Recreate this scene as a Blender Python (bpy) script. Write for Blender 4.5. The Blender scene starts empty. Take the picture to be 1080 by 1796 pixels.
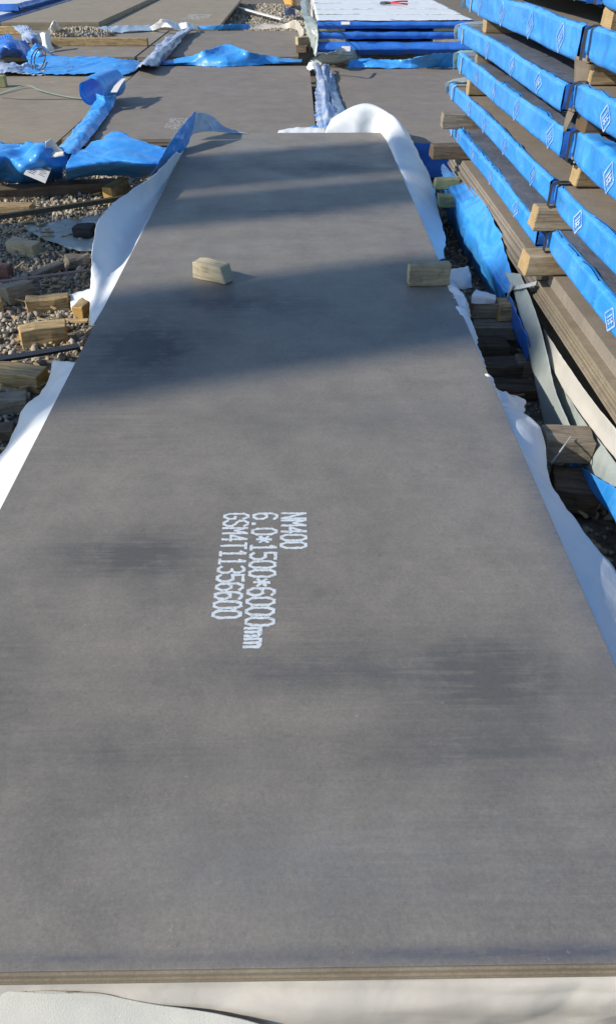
import bpy, bmesh, math, random
from mathutils import Vector, Euler, Matrix, noise
import numpy as np

R = math.radians
scene = bpy.context.scene
COL = scene.collection

# ------------------------------------------------------------------ camera
CAM_H = 1.6
FPX = 1297.0
PITCH, YAW, ROLL = 38.1, 0.73, 0.0
cam_d = bpy.data.cameras.new('camera')
cam = bpy.data.objects.new('camera', cam_d)
COL.objects.link(cam)
cam.location = (0, 0, CAM_H)
CAM_E = Euler((R(90 - PITCH), R(ROLL), R(-YAW)), 'XYZ')
cam.rotation_euler = CAM_E
cam_d.sensor_fit = 'VERTICAL'
cam_d.sensor_height = 36.0
cam_d.sensor_width = 36.0
cam_d.lens = FPX / 1796.0 * 36.0
cam_d.clip_start = 0.02
cam_d.clip_end = 3000
scene.camera = cam

# ------------------------------------------------------------------ light
SUN_EL, SUN_HEAD = 31.0, 18.0          # light travels towards +X, turned SUN_HEAD towards +Y
world = bpy.data.worlds.new('World')
scene.world = world
world.use_nodes = True
wn = world.node_tree.nodes
bg = wn['Background']
sky = wn.new('ShaderNodeTexSky')
sky.sky_type = 'NISHITA'
sky.sun_disc = False
sky.sun_elevation = R(SUN_EL)
sky.sun_rotation = R(180 + 90 - SUN_HEAD)
sky.air_density = 1.0
sky.dust_density = 0.3
sky.ozone_density = 2.0
world.node_tree.links.new(sky.outputs[0], bg.inputs[0])
bg.inputs[1].default_value = 0.135
sun_d = bpy.data.lights.new('sun', 'SUN')
sun_d.energy = 4.2
sun_d.angle = R(0.55)
sun_d.color = (1.0, 0.92, 0.79)
sun = bpy.data.objects.new('sun', sun_d)
COL.objects.link(sun)
sdir = Vector((math.cos(R(SUN_HEAD)) * math.cos(R(SUN_EL)), math.sin(R(SUN_HEAD)) * math.cos(R(SUN_EL)), -math.sin(R(SUN_EL))))
sun.rotation_euler = sdir.to_track_quat('-Z', 'Y').to_euler()
sun.location = (-10, -4, 12)
scene.view_settings.view_transform = 'Standard'
scene.view_settings.look = 'None'
scene.view_settings.exposure = 0.36
scene.view_settings.gamma = 1.0
scene.view_settings.use_curve_mapping = False

# ------------------------------------------------------------------ helpers: surveying points from the photograph
CM = CAM_E.to_matrix()
def ray(x, y):
    return CM @ Vector(((x - 540) / FPX, -(y - 898) / FPX, -1.0))
def Z(x, y, z):
    d = ray(x, y); t = (z - CAM_H) / d.z
    return Vector((d.x * t, d.y * t, z))
def YY(x, y, Y):
    d = ray(x, y); t = Y / d.y
    return Vector((d.x * t, Y, CAM_H + d.z * t))
def XX(x, y, X):
    d = ray(x, y); t = X / d.x
    return Vector((X, d.y * t, CAM_H + d.z * t))

# ------------------------------------------------------------------ helpers: objects
def thing(name, label, cat, loc, group=None):
    o = bpy.data.objects.new(name, None)
    o.empty_display_size = 0.1
    COL.objects.link(o)
    o.location = loc
    o['label'] = label; o['category'] = cat
    if group: o['group'] = group
    return o
def tag(o, label, cat, group=None):
    o['label'] = label; o['category'] = cat
    if group: o['group'] = group
    return o
def root_loc(o):
    v = Vector(o.location)
    while o.parent:
        o = o.parent; v = v + Vector(o.location)
    return v
def link(name, me, mats, parent=None, loc=None, smooth=False):
    """mesh given in world coordinates -> an object with its origin at its base (or its parent's)"""
    if not isinstance(mats, (list, tuple)): mats = [mats]
    for m in mats: me.materials.append(m)
    if smooth:
        me.polygons.foreach_set('use_smooth', [True] * len(me.polygons))
    o = bpy.data.objects.new(name, me)
    COL.objects.link(o)
    if parent is not None:
        o.parent = parent
        me.transform(Matrix.Translation(-root_loc(parent)))
    else:
        if loc is None:
            n = len(me.vertices); a = np.empty(n * 3); me.vertices.foreach_get('co', a); a = a.reshape(-1, 3)
            lo = a.min(0); hi = a.max(0)
            loc = Vector(((lo[0] + hi[0]) / 2, (lo[1] + hi[1]) / 2, lo[2]))
        me.transform(Matrix.Translation(-Vector(loc)))
        o.location = loc
    me.update()
    return o
def bm_mesh(bm, name='mesh'):
    me = bpy.data.meshes.new(name); bm.to_mesh(me); bm.free(); return me
def box_bm(x0, x1, y0, y1, z0, z1, bevel=0.0, bm=None):
    b = bm or bmesh.new()
    r = bmesh.ops.create_cube(b, size=1.0)
    for v in r['verts']:
        v.co = Vector((x0 + (v.co.x + .5) * (x1 - x0), y0 + (v.co.y + .5) * (y1 - y0), z0 + (v.co.z + .5) * (z1 - z0)))
    if bevel > 0:
        es = list({e for v in r['verts'] for e in v.link_edges})
        bmesh.ops.bevel(b, geom=es, offset=bevel, segments=1, affect='EDGES')
    return b
def cr(p0, p1, p2, p3, t):
    return 0.5 * ((2 * p1) + (-p0 + p2) * t + (2 * p0 - 5 * p1 + 4 * p2 - p3) * t * t + (-p0 + 3 * p1 - 3 * p2 + p3) * t * t * t)
def resample(pts, n, sharp=False):
    out = []
    m = len(pts) - 1
    for i in range(n):
        f = i / (n - 1) * m
        k = min(int(f), m - 1); t = f - k
        if sharp or m == 1:
            out.append(pts[k].lerp(pts[k + 1], t))
        else:
            a = pts[k - 1] if k > 0 else pts[k] * 2 - pts[k + 1]
            d = pts[k + 2] if k + 2 <= m else pts[k + 1] * 2 - pts[k]
            out.append(cr(a, pts[k], pts[k + 1], d, t))
    return out
FOLD = {}
def crease(p, s):
    """folded, faceted displacement (triangle waves along a few random directions, gently warped), about -1..1"""
    k = int(s * 10)
    if k not in FOLD:
        rd = random.Random(k + 17)
        FOLD[k] = [(Vector((rd.gauss(0, 1), rd.gauss(0, 1), rd.gauss(0, 1))).normalized() * f, rd.random(), a) for f, a in ((.30, .34), (.55, .34), (.9, .27), (1.5, .18), (2.7, .10))]
    w = noise.noise_vector(p * .6 + Vector((k * .7, 0, 3))) * .6
    q = p + w; t = 0.0
    for d, ph, a in FOLD[k]:
        x = q.dot(d) + ph; x -= math.floor(x)
        t += a * (abs(2 * x - 1) * 2 - 1)
    m = .55 + .75 * max(0, min(1, noise.noise(p * .5 + Vector((9, k, 2))) + .45))
    return t * m
def grid_mesh(rows, nu, nv, amp=.01, freq=6.0, seed=0, pin=None, edge=.006, stretch=(1, 1, 1)):
    """rows: polylines (same count). Smooth loft + creased displacement along the normal.  pin = set of sides kept still ('r0','r1','c0','c1')"""
    pin = pin or ()
    A = [resample(r, nu) for r in rows]
    cols = [resample([A[r][i] for r in range(len(rows))], nv) for i in range(nu)]   # cols[i][j]
    P = cols
    out = [[None] * nv for _ in range(nu)]
    off = Vector((seed * 3.17, seed * 1.31, seed * 7.7))
    st = Vector(stretch)
    for i in range(nu):
        for j in range(nv):
            du = P[min(i + 1, nu - 1)][j] - P[max(i - 1, 0)][j]
            dv = P[i][min(j + 1, nv - 1)] - P[i][max(j - 1, 0)]
            n = du.cross(dv)
            n = n.normalized() if n.length > 1e-9 else Vector((0, 0, 1))
            w = 1.0
            if 'r0' in pin: w *= min(1, j / (nv - 1) / .2)
            if 'r1' in pin: w *= min(1, (nv - 1 - j) / (nv - 1) / .2)
            if 'c0' in pin: w *= min(1, i / (nu - 1) / .1)
            if 'c1' in pin: w *= min(1, (nu - 1 - i) / (nu - 1) / .1)
            q = P[i][j]; qq = Vector((q.x * st.x, q.y * st.y, q.z * st.z)) * freq + off
            p = q + n * (amp * w * crease(qq, seed))
            if edge and (j in (0, nv - 1) or i in (0, nu - 1)) and w > .5:
                e = noise.noise_vector(q * 23 + off)
                p = p + e * edge
            out[i][j] = p
    verts = [out[i][j] for i in range(nu) for j in range(nv)]
    faces = [(i * nv + j, (i + 1) * nv + j, (i + 1) * nv + j + 1, i * nv + j + 1) for i in range(nu - 1) for j in range(nv - 1)]
    me = bpy.data.meshes.new('sheet'); me.from_pydata(verts, [], faces); me.update()
    return me
GWN = 'wrapping sheets pulled open round the lettered plate'
GRN = 'loose drapes at the foot of the right hand stack'
GTN = 'blue tarpaulin pieces between the rows of plates'
def inset(rows, dx, k=0):
    rows[k] = [p + Vector((dx, 0, 0)) for p in rows[k]]
    return rows
def sheet(name, label, cat, rows, mat, nu=40, nv=14, amp=.01, freq=6.0, seed=0, pin=None, edge=.006, parent=None, thick=.002, group=None, stretch=(1, 1, 1)):
    k = {GTN: 1.15, GRN: 1.4, GWN: 1.35}.get(group, 1.0)
    f = {GTN: 1.9, GWN: 1.6, GRN: 1.6}.get(group, 1.0)
    if group == GWN: freq *= 1.45
    me = grid_mesh(rows, int(nu * f), int(nv * f), amp * k, freq, seed, pin, edge, stretch)
    o = link(name, me, mat, parent, smooth=True)
    me.set_sharp_from_angle(angle=R(20))
    if parent is None: tag(o, label, cat, group)
    if thick:
        md = o.modifiers.new('thickness', 'SOLIDIFY'); md.thickness = thick; md.offset = 0
    return o
def ribbon(pts, w, t, n=30, up=Vector((0, 0, 1)), twist=0.0):
    P = resample(pts, n)
    verts = []; faces = []
    for i, p in enumerate(P):
        d = (P[min(i + 1, n - 1)] - P[max(i - 1, 0)]).normalized()
        s = d.cross(up).normalized(); u = s.cross(d).normalized()
        a = twist * i / n
        s2 = s * math.cos(a) + u * math.sin(a); u2 = u * math.cos(a) - s * math.sin(a)
        for sx, sz in ((-1, 0), (1, 0), (1, 1), (-1, 1)):
            verts.append(p + s2 * (w / 2 * sx) + u2 * (t * sz))
    for i in range(n - 1):
        for k in range(4):
            a = i * 4 + k; b = i * 4 + (k + 1) % 4
            faces.append((a, b, b + 4, a + 4))
    faces.append((3, 2, 1, 0)); e = (n - 1) * 4; faces.append((e, e + 1, e + 2, e + 3))
    me = bpy.data.meshes.new('ribbon'); me.from_pydata([tuple(v) for v in verts], [], faces); me.update()
    return me
def tube(pts, r, n=24, seg=8):
    P = resample(pts, n); verts = []; faces = []
    for i, p in enumerate(P):
        d = (P[min(i + 1, n - 1)] - P[max(i - 1, 0)]).normalized()
        s = d.cross(Vector((0.13, 0.2, 1))).normalized(); u = s.cross(d)
        for k in range(seg):
            a = 2 * math.pi * k / seg
            verts.append(p + s * (r * math.cos(a)) + u * (r * math.sin(a)))
    for i in range(n - 1):
        for k in range(seg):
            a = i * seg + k; b = i * seg + (k + 1) % seg
            faces.append((a, b, b + seg, a + seg))
    faces.append(tuple(range(seg - 1, -1, -1))); faces.append(tuple((n - 1) * seg + k for k in range(seg)))
    me = bpy.data.meshes.new('tube'); me.from_pydata([tuple(v) for v in verts], [], faces); me.update()
    return me

# ------------------------------------------------------------------ materials
def new_mat(name, rough=.6, spec=.5):
    m = bpy.data.materials.new(name); m.use_nodes = True
    nt = m.node_tree; b = nt.nodes['Principled BSDF']
    b.inputs['Roughness'].default_value = rough
    b.inputs['Specular IOR Level'].default_value = spec
    return m, nt, b
def nd(nt, t, **kw):
    n = nt.nodes.new(t)
    for k, v in kw.items():
        if k in n.inputs: n.inputs[k].default_value = v
        else: setattr(n, k, v)
    return n
def ramp(nt, src, stops):
    r = nt.nodes.new('ShaderNodeValToRGB')
    el = r.color_ramp.elements
    while len(el) < len(stops): el.new(.5)
    for e, (p, c) in zip(el, stops):
        e.position = p; e.color = (c, c, c, 1) if isinstance(c, (int, float)) else (*c, 1)
    nt.links.new(src, r.inputs[0]); return r.outputs[0]
def mix(nt, fac, a, b, mode='MIX'):
    n = nt.nodes.new('ShaderNodeMix'); n.data_type = 'RGBA'; n.blend_type = mode
    for sock, v in ((n.inputs[0], fac), (n.inputs[6], a), (n.inputs[7], b)):
        if hasattr(v, 'is_output') or isinstance(v, bpy.types.NodeSocket): nt.links.new(v, sock)
        elif isinstance(v, (int, float)): sock.default_value = v
        else: sock.default_value = (*v, 1)
    return n.outputs[2]
def coords(nt, kind='Object', scale=(1, 1, 1), rot=(0, 0, 0), loc=(0, 0, 0)):
    if kind == 'World':
        g = nt.nodes.new('ShaderNodeNewGeometry'); src = g.outputs['Position']
    else:
        t = nt.nodes.new('ShaderNodeTexCoord'); src = t.outputs[kind]
    mp = nt.nodes.new('ShaderNodeMapping'); mp.inputs['Scale'].default_value = scale; mp.inputs['Rotation'].default_value = rot; mp.inputs['Location'].default_value = loc
    nt.links.new(src, mp.inputs[0]); return mp.outputs[0]
def noise_tex(nt, vec, scale, detail=5, rough=.55, dist=0.0):
    n = nt.nodes.new('ShaderNodeTexNoise'); n.inputs['Scale'].default_value = scale; n.inputs['Detail'].default_value = detail
    n.inputs['Roughness'].default_value = rough; n.inputs['Distortion'].default_value = dist
    nt.links.new(vec, n.inputs['Vector']); return n.outputs['Fac']
def bump(nt, b, h, strength=.3, dist=.01):
    n = nt.nodes.new('ShaderNodeBump'); n.inputs['Strength'].default_value = strength; n.inputs['Distance'].default_value = dist
    nt.links.new(h, n.inputs['Height']); nt.links.new(n.outputs[0], b.inputs['Normal']); return n
def blob(nt, vec, centre, radii, soft=.5):
    """1 inside a soft ellipse round centre (for one stain or painted shade patch)"""
    mp = nt.nodes.new('ShaderNodeMapping'); mp.vector_type = 'TEXTURE'
    mp.inputs['Location'].default_value = centre; mp.inputs['Scale'].default_value = radii
    nt.links.new(vec, mp.inputs[0])
    g = nt.nodes.new('ShaderNodeTexGradient'); g.gradient_type = 'QUADRATIC_SPHERE'
    nt.links.new(mp.outputs[0], g.inputs[0]); return g.outputs['Fac']

def steel_mat(name, base, dark, light, streak=.5, stains_and_shade=(), spec=.45, r0=.42, r1=.62, grain=.36):
    m, nt, b = new_mat(name, .5, spec)
    w = coords(nt, 'World')
    n1 = noise_tex(nt, w, 1.7, 7, .66, .15)
    col = mix(nt, ramp(nt, n1, [(.32, 0), (.7, 1)]), dark, light)
    n2 = noise_tex(nt, w, .55, 3, .5)
    col = mix(nt, ramp(nt, n2, [(.4, 0), (.62, .65)]), col, base)
    ws = coords(nt, 'World', (1.2, 16, 1))
    n3 = noise_tex(nt, ws, 1.6, 6, .65, .6)
    col = mix(nt, .15 * streak, col, mix(nt, ramp(nt, n3, [(.3, 0), (.72, 1)]), tuple(c * .45 for c in dark), tuple(c * 1.35 for c in light)))
    n4 = noise_tex(nt, w, 190, 4, .8)
    col = mix(nt, grain, col, mix(nt, ramp(nt, n4, [(.36, 0), (.66, 1)]), tuple(c * .45 for c in base), tuple(c * 1.6 for c in base)))
    n6 = noise_tex(nt, w, 6.5, 8, .72, .2)
    col = mix(nt, .42, col, mix(nt, ramp(nt, n6, [(.30, 0), (.70, 1)]), tuple(c * .80 for c in dark), tuple(c * 1.10 for c in light)))
    wf = coords(nt, 'World', (3, 60, 1))
    n7 = noise_tex(nt, wf, 1.5, 5, .7, .5)
    patch = ramp(nt, noise_tex(nt, w, 1.3, 4, .6, .6), [(.48, 0), (.66, .32)])
    col = mix(nt, patch, col, mix(nt, ramp(nt, n7, [(.35, 0), (.62, 1)]), tuple(c * .62 for c in dark), col))
    n5 = noise_tex(nt, w, 38, 5, .7)
    col = mix(nt, ramp(nt, n5, [(.60, 0), (.80, .5)]), col, tuple(c * .55 for c in dark))
    for (c, r, k, tint) in stains_and_shade:
        s = blob(nt, w, c, r)
        nn = mix(nt, .5, ramp(nt, noise_tex(nt, w, 9, 8, .76, .3), [(.36, 0), (.62, 1)]), ramp(nt, noise_tex(nt, wf, 1.1, 6, .75, 1.0), [(.34, .1), (.6, 1)]))
        mm = nt.nodes.new('ShaderNodeMath'); mm.operation = 'MULTIPLY'
        nt.links.new(s, mm.inputs[0]); nt.links.new(nn, mm.inputs[1])
        m2 = nt.nodes.new('ShaderNodeMath'); m2.operation = 'MULTIPLY'; m2.use_clamp = True
        nt.links.new(mm.outputs[0], m2.inputs[0]); m2.inputs[1].default_value = k
        col = mix(nt, m2.outputs[0], col, tint)
    col = mix(nt, .5, col, mix(nt, ramp(nt, noise_tex(nt, w, 150, 4, .8), [(.34, 0), (.66, 1)]), (.78, .78, .78), (1.18, 1.18, 1.18)), 'MULTIPLY')
    col = mix(nt, ramp(nt, noise_tex(nt, w, 70, 3, .6), [(.70, 0), (.75, .35)]), col, (.36, .32, .26))
    nt.links.new(col, b.inputs['Base Color'])
    rr = ramp(nt, noise_tex(nt, w, 3.1, 5, .6, .5), [(.3, r0), (.7, r1)])
    nt.links.new(rr, b.inputs['Roughness'])
    bump(nt, b, noise_tex(nt, w, 330, 3, .7), .16, .002)
    return m

M = {}
DK = (.10, .097, .095)
M['plate'] = steel_mat('mill scale steel', (.215, .192, .162), (.138, .127, .113), (.252, .225, .188), 1.0, [
    ((.40, 1.02, .35), (.40, .26, 1), 2.3, (.105, .10, .09)),
    ((.36, .84, .35), (.55, .13, 1), 1.8, (.115, .108, .10)),
    ((-.42, 1.42, .35), (.45, .20, 1), 2.2, (.10, .095, .088)),
    ((-.74, .95, .35), (.30, .36, 1), 2.3, (.105, .10, .092)),
    ((.05, 1.04, .35), (.7, .12, 1), 1.3, DK),
    ((-.40, .84, .35), (.65, .14, 1), 1.3, (.115, .11, .102)),
    ((.0, 2.1, .35), (.9, .35, 1), .7, (.12, .115, .105)),
    ((.05, 4.35, .35), (1.0, .26, 1), 1.5, (.075, .075, .077)),  # painted shade, darkens the plate along the narrow shadow band
    ((.2, 5.35, .35), (.95, .36, 1), 1.7, (.072, .073, .077)),  # painted shade deepening the farthest shadow band
    ((-.5, 5.4, .35), (.7, .3, 1), 1.6, (.075, .075, .078)),  # left part of the farthest band, shade put into the colour
    ((-.1, 2.95, .35), (1.1, .55, 1), .9, (.10, .10, .102)),  # broad shadow band darkened in the steel colour
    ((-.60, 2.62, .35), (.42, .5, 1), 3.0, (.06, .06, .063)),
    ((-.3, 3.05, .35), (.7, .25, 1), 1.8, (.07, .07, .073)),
    ((.35, .478, .35), (.85, .028, 1), 2.0, (.105, .103, .115)),
    ((-.35, .480, .35), (.6, .022, 1), 1.6, (.115, .113, .122)),
    ((0, .62, .35), (1.1, .28, 1), .8, (.17, .172, .172)),
    ((.68, 1.6, .35), (.11, 1.7, 1), 1.5, (.11, .113, .122))])
M['plate_brown'] = steel_mat('brown mill scale steel', (.255, .220, .180), (.19, .165, .138), (.30, .257, .208), .8, (), .22, .58, .75)
M['plate_tan'] = steel_mat('dusty tan mill scale steel', (.285, .240, .178), (.215, .182, .138), (.325, .272, .205), .8, (), .2, .6, .78)
M['plate_far'] = steel_mat('grey brown mill scale steel', (.222, .194, .166), (.165, .146, .126), (.262, .228, .194), .8, (), .22, .58, .75)
M['plate_edge'] = steel_mat('rusty plate edges', (.27, .225, .160), (.15, .12, .085), (.33, .28, .205), .9, (), .3, .5, .7)

def tarp_mat(name, c, c2, rough=.42, fine=60, bs=.35, trans=0.0, dirt=(.25, .22, .18), dk=.25, vein=.0, rid=.4):
    m, nt, b = new_mat(name, rough, .5)
    w = coords(nt, 'World')
    n1 = noise_tex(nt, w, 5, 5, .6, .6)
    col = mix(nt, ramp(nt, n1, [(.32, 0), (.68, 1)]), c, c2)
    n2 = noise_tex(nt, w, 14, 6, .7, .3)
    col = mix(nt, ramp(nt, n2, [(.56, 0), (.8, dk)]), col, dirt)
    ws = nt.nodes.new('ShaderNodeTexVoronoi'); ws.feature = 'DISTANCE_TO_EDGE'; ws.inputs['Scale'].default_value = 7
    wv = nt.nodes.new('ShaderNodeVectorMath'); wv.operation = 'ADD'
    nx = nt.nodes.new('ShaderNodeTexNoise'); nx.inputs['Scale'].default_value = 5; nx.inputs['Detail'].default_value = 3
    nt.links.new(w, nx.inputs['Vector'])
    sc = nt.nodes.new('ShaderNodeVectorMath'); sc.operation = 'SCALE'; sc.inputs['Scale'].default_value = .35
    nt.links.new(nx.outputs['Color'], sc.inputs[0]); nt.links.new(w, wv.inputs[0]); nt.links.new(sc.outputs[0], wv.inputs[1])
    nt.links.new(wv.outputs[0], ws.inputs['Vector'])
    cre = ramp(nt, ws.outputs['Distance'], [(0, 1), (.09, 0)])
    col = mix(nt, mix(nt, vein * .5, (0, 0, 0), cre), col, tuple(min(.85, x * 1.3 + .1) for x in c2))
    nt.links.new(col, b.inputs['Base Color'])
    ad = nt.nodes.new('ShaderNodeMath'); ad.operation = 'ADD'
    nt.links.new(noise_tex(nt, w, fine, 4, .6, .5), ad.inputs[0])
    vm = nt.nodes.new('ShaderNodeMath'); vm.operation = 'MULTIPLY'; vm.inputs[1].default_value = vein; nt.links.new(cre, vm.inputs[0]); nt.links.new(vm.outputs[0], ad.inputs[1])
    rg = nt.nodes.new('ShaderNodeTexNoise'); rg.noise_type = 'RIDGED_MULTIFRACTAL'; rg.inputs['Scale'].default_value = 5.5; rg.inputs['Detail'].default_value = 4; rg.inputs['Roughness'].default_value = .55; rg.inputs['Distortion'].default_value = .7
    nt.links.new(w, rg.inputs['Vector'])
    b2 = nt.nodes.new('ShaderNodeBump'); b2.inputs['Strength'].default_value = rid; b2.inputs['Distance'].default_value = .02
    nt.links.new(rg.outputs['Fac'], b2.inputs['Height'])
    b1 = bump(nt, b, ad.outputs[0], bs, .006); nt.links.new(b2.outputs[0], b1.inputs['Normal'])
    if trans:
        tr = nt.nodes.new('ShaderNodeBsdfTranslucent'); nt.links.new(col, tr.inputs[0])
        mx = nt.nodes.new('ShaderNodeMixShader'); mx.inputs[0].default_value = trans
        out = nt.nodes['Material Output']
        nt.links.new(b.outputs[0], mx.inputs[1]); nt.links.new(tr.outputs[0], mx.inputs[2]); nt.links.new(mx.outputs[0], out.inputs[0])
    return m
M['blue'] = tarp_mat('blue woven tarpaulin', (.024, .245, .69), (.060, .325, .79), .34, rid=1.0, vein=.3, dk=.22, dirt=(.20, .34, .58))
M['blue_deep'] = tarp_mat('deep blue tarpaulin', (.025, .14, .55), (.035, .18, .62), .34, vein=.15)
M['blue_pale'] = tarp_mat('faded blue tarpaulin', (.36, .50, .66), (.48, .60, .74), .42, trans=.25)
M['white'] = tarp_mat('white wrapping film', (.76, .80, .84), (.83, .85, .86), .42, 40, .25, trans=.15, vein=.15, dk=.1)
M['paper'] = tarp_mat('off white wrapping paper', (.44, .40, .35), (.60, .555, .48), .5, 30, .12, dk=.45, dirt=(.38, .32, .26))
M['woven'] = tarp_mat('woven backing cloth', (.50, .49, .44), (.60, .58, .52), .7, 420, .3, dk=.2, dirt=(.30, .28, .24))
M['film'] = tarp_mat('grey green plastic film', (.40, .46, .45), (.52, .57, .55), .3, 40, .3, trans=.3, dk=.3)
M['mixed'] = tarp_mat('crumpled blue and white wrap', (.12, .26, .58), (.62, .64, .66), .38, 60, .5, trans=.15, dk=.3)
M['topfilm'] = tarp_mat('dull grey blue film', (.10, .115, .15), (.16, .18, .22), .35, 40, .4, dk=.3, vein=.3)
M['beige'] = tarp_mat('beige grey paper strip', (.45, .43, .38), (.53, .50, .44), .6, 30, .1, dk=.2)
M['brownwrap'] = tarp_mat('dirty brown wrap', (.15, .12, .09), (.24, .20, .155), .6, 40, .2)
M['mint'] = tarp_mat('mint green film', (.28, .55, .42), (.55, .68, .66), .35, trans=.2)

def wood_mat(name, c, d, endc):
    m, nt, b = new_mat(name, .75, .25)
    oi = nt.nodes.new('ShaderNodeObjectInfo')
    tc = nt.nodes.new('ShaderNodeTexCoord')
    add = nt.nodes.new('ShaderNodeVectorMath'); add.operation = 'ADD'
    sc = nt.nodes.new('ShaderNodeVectorMath'); sc.operation = 'SCALE'; sc.inputs['Scale'].default_value = 9
    cx = nt.nodes.new('ShaderNodeCombineXYZ'); nt.links.new(oi.outputs['Random'], cx.inputs[0]); nt.links.new(oi.outputs['Random'], cx.inputs[1])
    nt.links.new(cx.outputs[0], sc.inputs[0]); nt.links.new(tc.outputs['Object'], add.inputs[0]); nt.links.new(sc.outputs[0], add.inputs[1])
    mp = nt.nodes.new('ShaderNodeMapping'); mp.inputs['Scale'].default_value = (4, 60, 60); nt.links.new(add.outputs[0], mp.inputs[0])
    g1 = noise_tex(nt, mp.outputs[0], 1.2, 5, .6, 1.2)
    col = mix(nt, ramp(nt, g1, [(.36, 0), (.60, 1)]), d, c)
    n2 = noise_tex(nt, add.outputs[0], 14, 5, .65, .4)
    col = mix(nt, ramp(nt, n2, [(.5, 0), (.75, .6)]), col, tuple(x * .4 for x in d))
    hs = nt.nodes.new('ShaderNodeHueSaturation')
    vr = nt.nodes.new('ShaderNodeMapRange'); vr.inputs['To Min'].default_value = .78; vr.inputs['To Max'].default_value = 1.2
    nt.links.new(oi.outputs['Random'], vr.inputs['Value']); nt.links.new(vr.outputs[0], hs.inputs['Value']); nt.links.new(col, hs.inputs['Color'])
    nt.links.new(hs.outputs[0], b.inputs['Base Color'])
    bump(nt, b, g1, .5, .004)
    e, nt, b = new_mat(name + ' end grain', .8, .2)
    tc = nt.nodes.new('ShaderNodeTexCoord')
    mp = nt.nodes.new('ShaderNodeMapping'); mp.inputs['Scale'].default_value = (.05, 1, 1); mp.inputs['Location'].default_value = (0, .03, .05); nt.links.new(tc.outputs['Object'], mp.inputs[0])
    wv = nt.nodes.new('ShaderNodeTexWave'); wv.wave_type = 'RINGS'; wv.rings_direction = 'X'; wv.inputs['Scale'].default_value = 48; wv.inputs['Distortion'].default_value = 3; wv.inputs['Detail'].default_value = 3
    nt.links.new(mp.outputs[0], wv.inputs['Vector'])
    col = mix(nt, ramp(nt, wv.outputs['Fac'], [(.2, 0), (.8, 1)]), tuple(x * .72 for x in endc), endc)
    n2 = noise_tex(nt, tc.outputs['Object'], 30, 5, .7)
    col = mix(nt, ramp(nt, n2, [(.5, 0), (.8, .6)]), col, tuple(x * .4 for x in endc))
    nt.links.new(col, b.inputs['Base Color']); bump(nt, b, n2, .4, .004)
    return [m, e]
WOOD = {
    'pale': wood_mat('pale pine', (.46, .39, .26), (.30, .25, .16), (.50, .42, .28)),
    'yellow': wood_mat('weathered yellow pine', (.50, .375, .20), (.25, .165, .08), (.60, .37, .12)),
    'tan': wood_mat('tan weathered timber', (.36, .28, .18), (.20, .15, .09), (.48, .34, .17)),
    'grey': wood_mat('grey weathered timber', (.30, .255, .195), (.16, .135, .105), (.32, .26, .18)),
    'dark': wood_mat('dark stained timber', (.15, .11, .075), (.07, .052, .037), (.15, .10, .06)),
    'green': wood_mat('greenish pine', (.38, .38, .20), (.24, .24, .12), (.42, .38, .2)),
    'red': wood_mat('reddish brown timber', (.20, .10, .08), (.12, .06, .05), (.2, .12, .1)),
    'black': wood_mat('blackened timber', (.045, .043, .042), (.02, .02, .02), (.06, .058, .055)),
}
def flat_mat(name, c, rough=.6, spec=.4, v=.25, scale=40):
    m, nt, b = new_mat(name, rough, spec)
    w = coords(nt, 'World')
    col = mix(nt, ramp(nt, noise_tex(nt, w, scale, 4, .65), [(.3, 0), (.7, 1)]), tuple(x * (1 - v) for x in c), tuple(min(.9, x * (1 + v)) for x in c))
    nt.links.new(col, b.inputs['Base Color']); return m
M['marking'] = flat_mat('white marking paint', (.60, .65, .68), .7, .3, .14, 300)
nt = M['marking'].node_tree; b = nt.nodes['Principled BSDF']; src = b.inputs['Base Color'].links[0].from_socket
nt.links.new(mix(nt, ramp(nt, noise_tex(nt, coords(nt, 'World'), 150, 4, .7), [(.50, 0), (.72, .8)]), src, (.24, .23, .21)), b.inputs['Base Color'])
M['marking_faint'] = flat_mat('worn marking paint', (.46, .46, .44), .7, .3, .3, 60)
M['emblem'] = flat_mat('white print on tarpaulin', (.42, .54, .72), .5, .4, .15, 60)
M['emblem_faint'] = flat_mat('worn pale print on tarpaulin', (.30, .48, .76), .45, .4, .2, 60)
for k in ('emblem', 'emblem_faint'):
    nt = M[k].node_tree; b = nt.nodes['Principled BSDF']; src = b.inputs['Base Color'].links[0].from_socket
    w = coords(nt, 'World')
    col = mix(nt, ramp(nt, noise_tex(nt, w, 22, 5, .7, .5), [(.42, 0), (.62, .85)]), src, (.05, .29, .78))
    nt.links.new(col, b.inputs['Base Color'])
M['strap_black'] = flat_mat('black steel strapping', (.022, .022, .026), .45)
M['strap_olive'] = flat_mat('olive steel strip', (.07, .065, .045), .55)
M['strap_red'] = flat_mat('reddish steel strip', (.20, .135, .115), .6)
M['strap_green'] = flat_mat('green plastic strapping', (.30, .40, .27), .5)
M['strap_grey'] = flat_mat('galvanised strapping', (.36, .38, .38), .35, .6)
M['card'] = flat_mat('white label card', (.74, .71, .66), .6, .3, .08)
M['card_brown'] = flat_mat('brown label print', (.30, .21, .10), .6, .3, .1)
M['card_black'] = flat_mat('black label print', (.06, .055, .05), .6, .3, .1)
M['red_grip'] = flat_mat('red handle grip', (.55, .05, .06), .4)
M['iron'] = flat_mat('dark tool steel', (.06, .06, .065), .4, .6)
M['caster_grey'] = flat_mat('shade caster grey', (.22, .23, .24), .5)
M['orange'] = flat_mat('orange cloth', (.62, .30, .06), .8)

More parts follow.
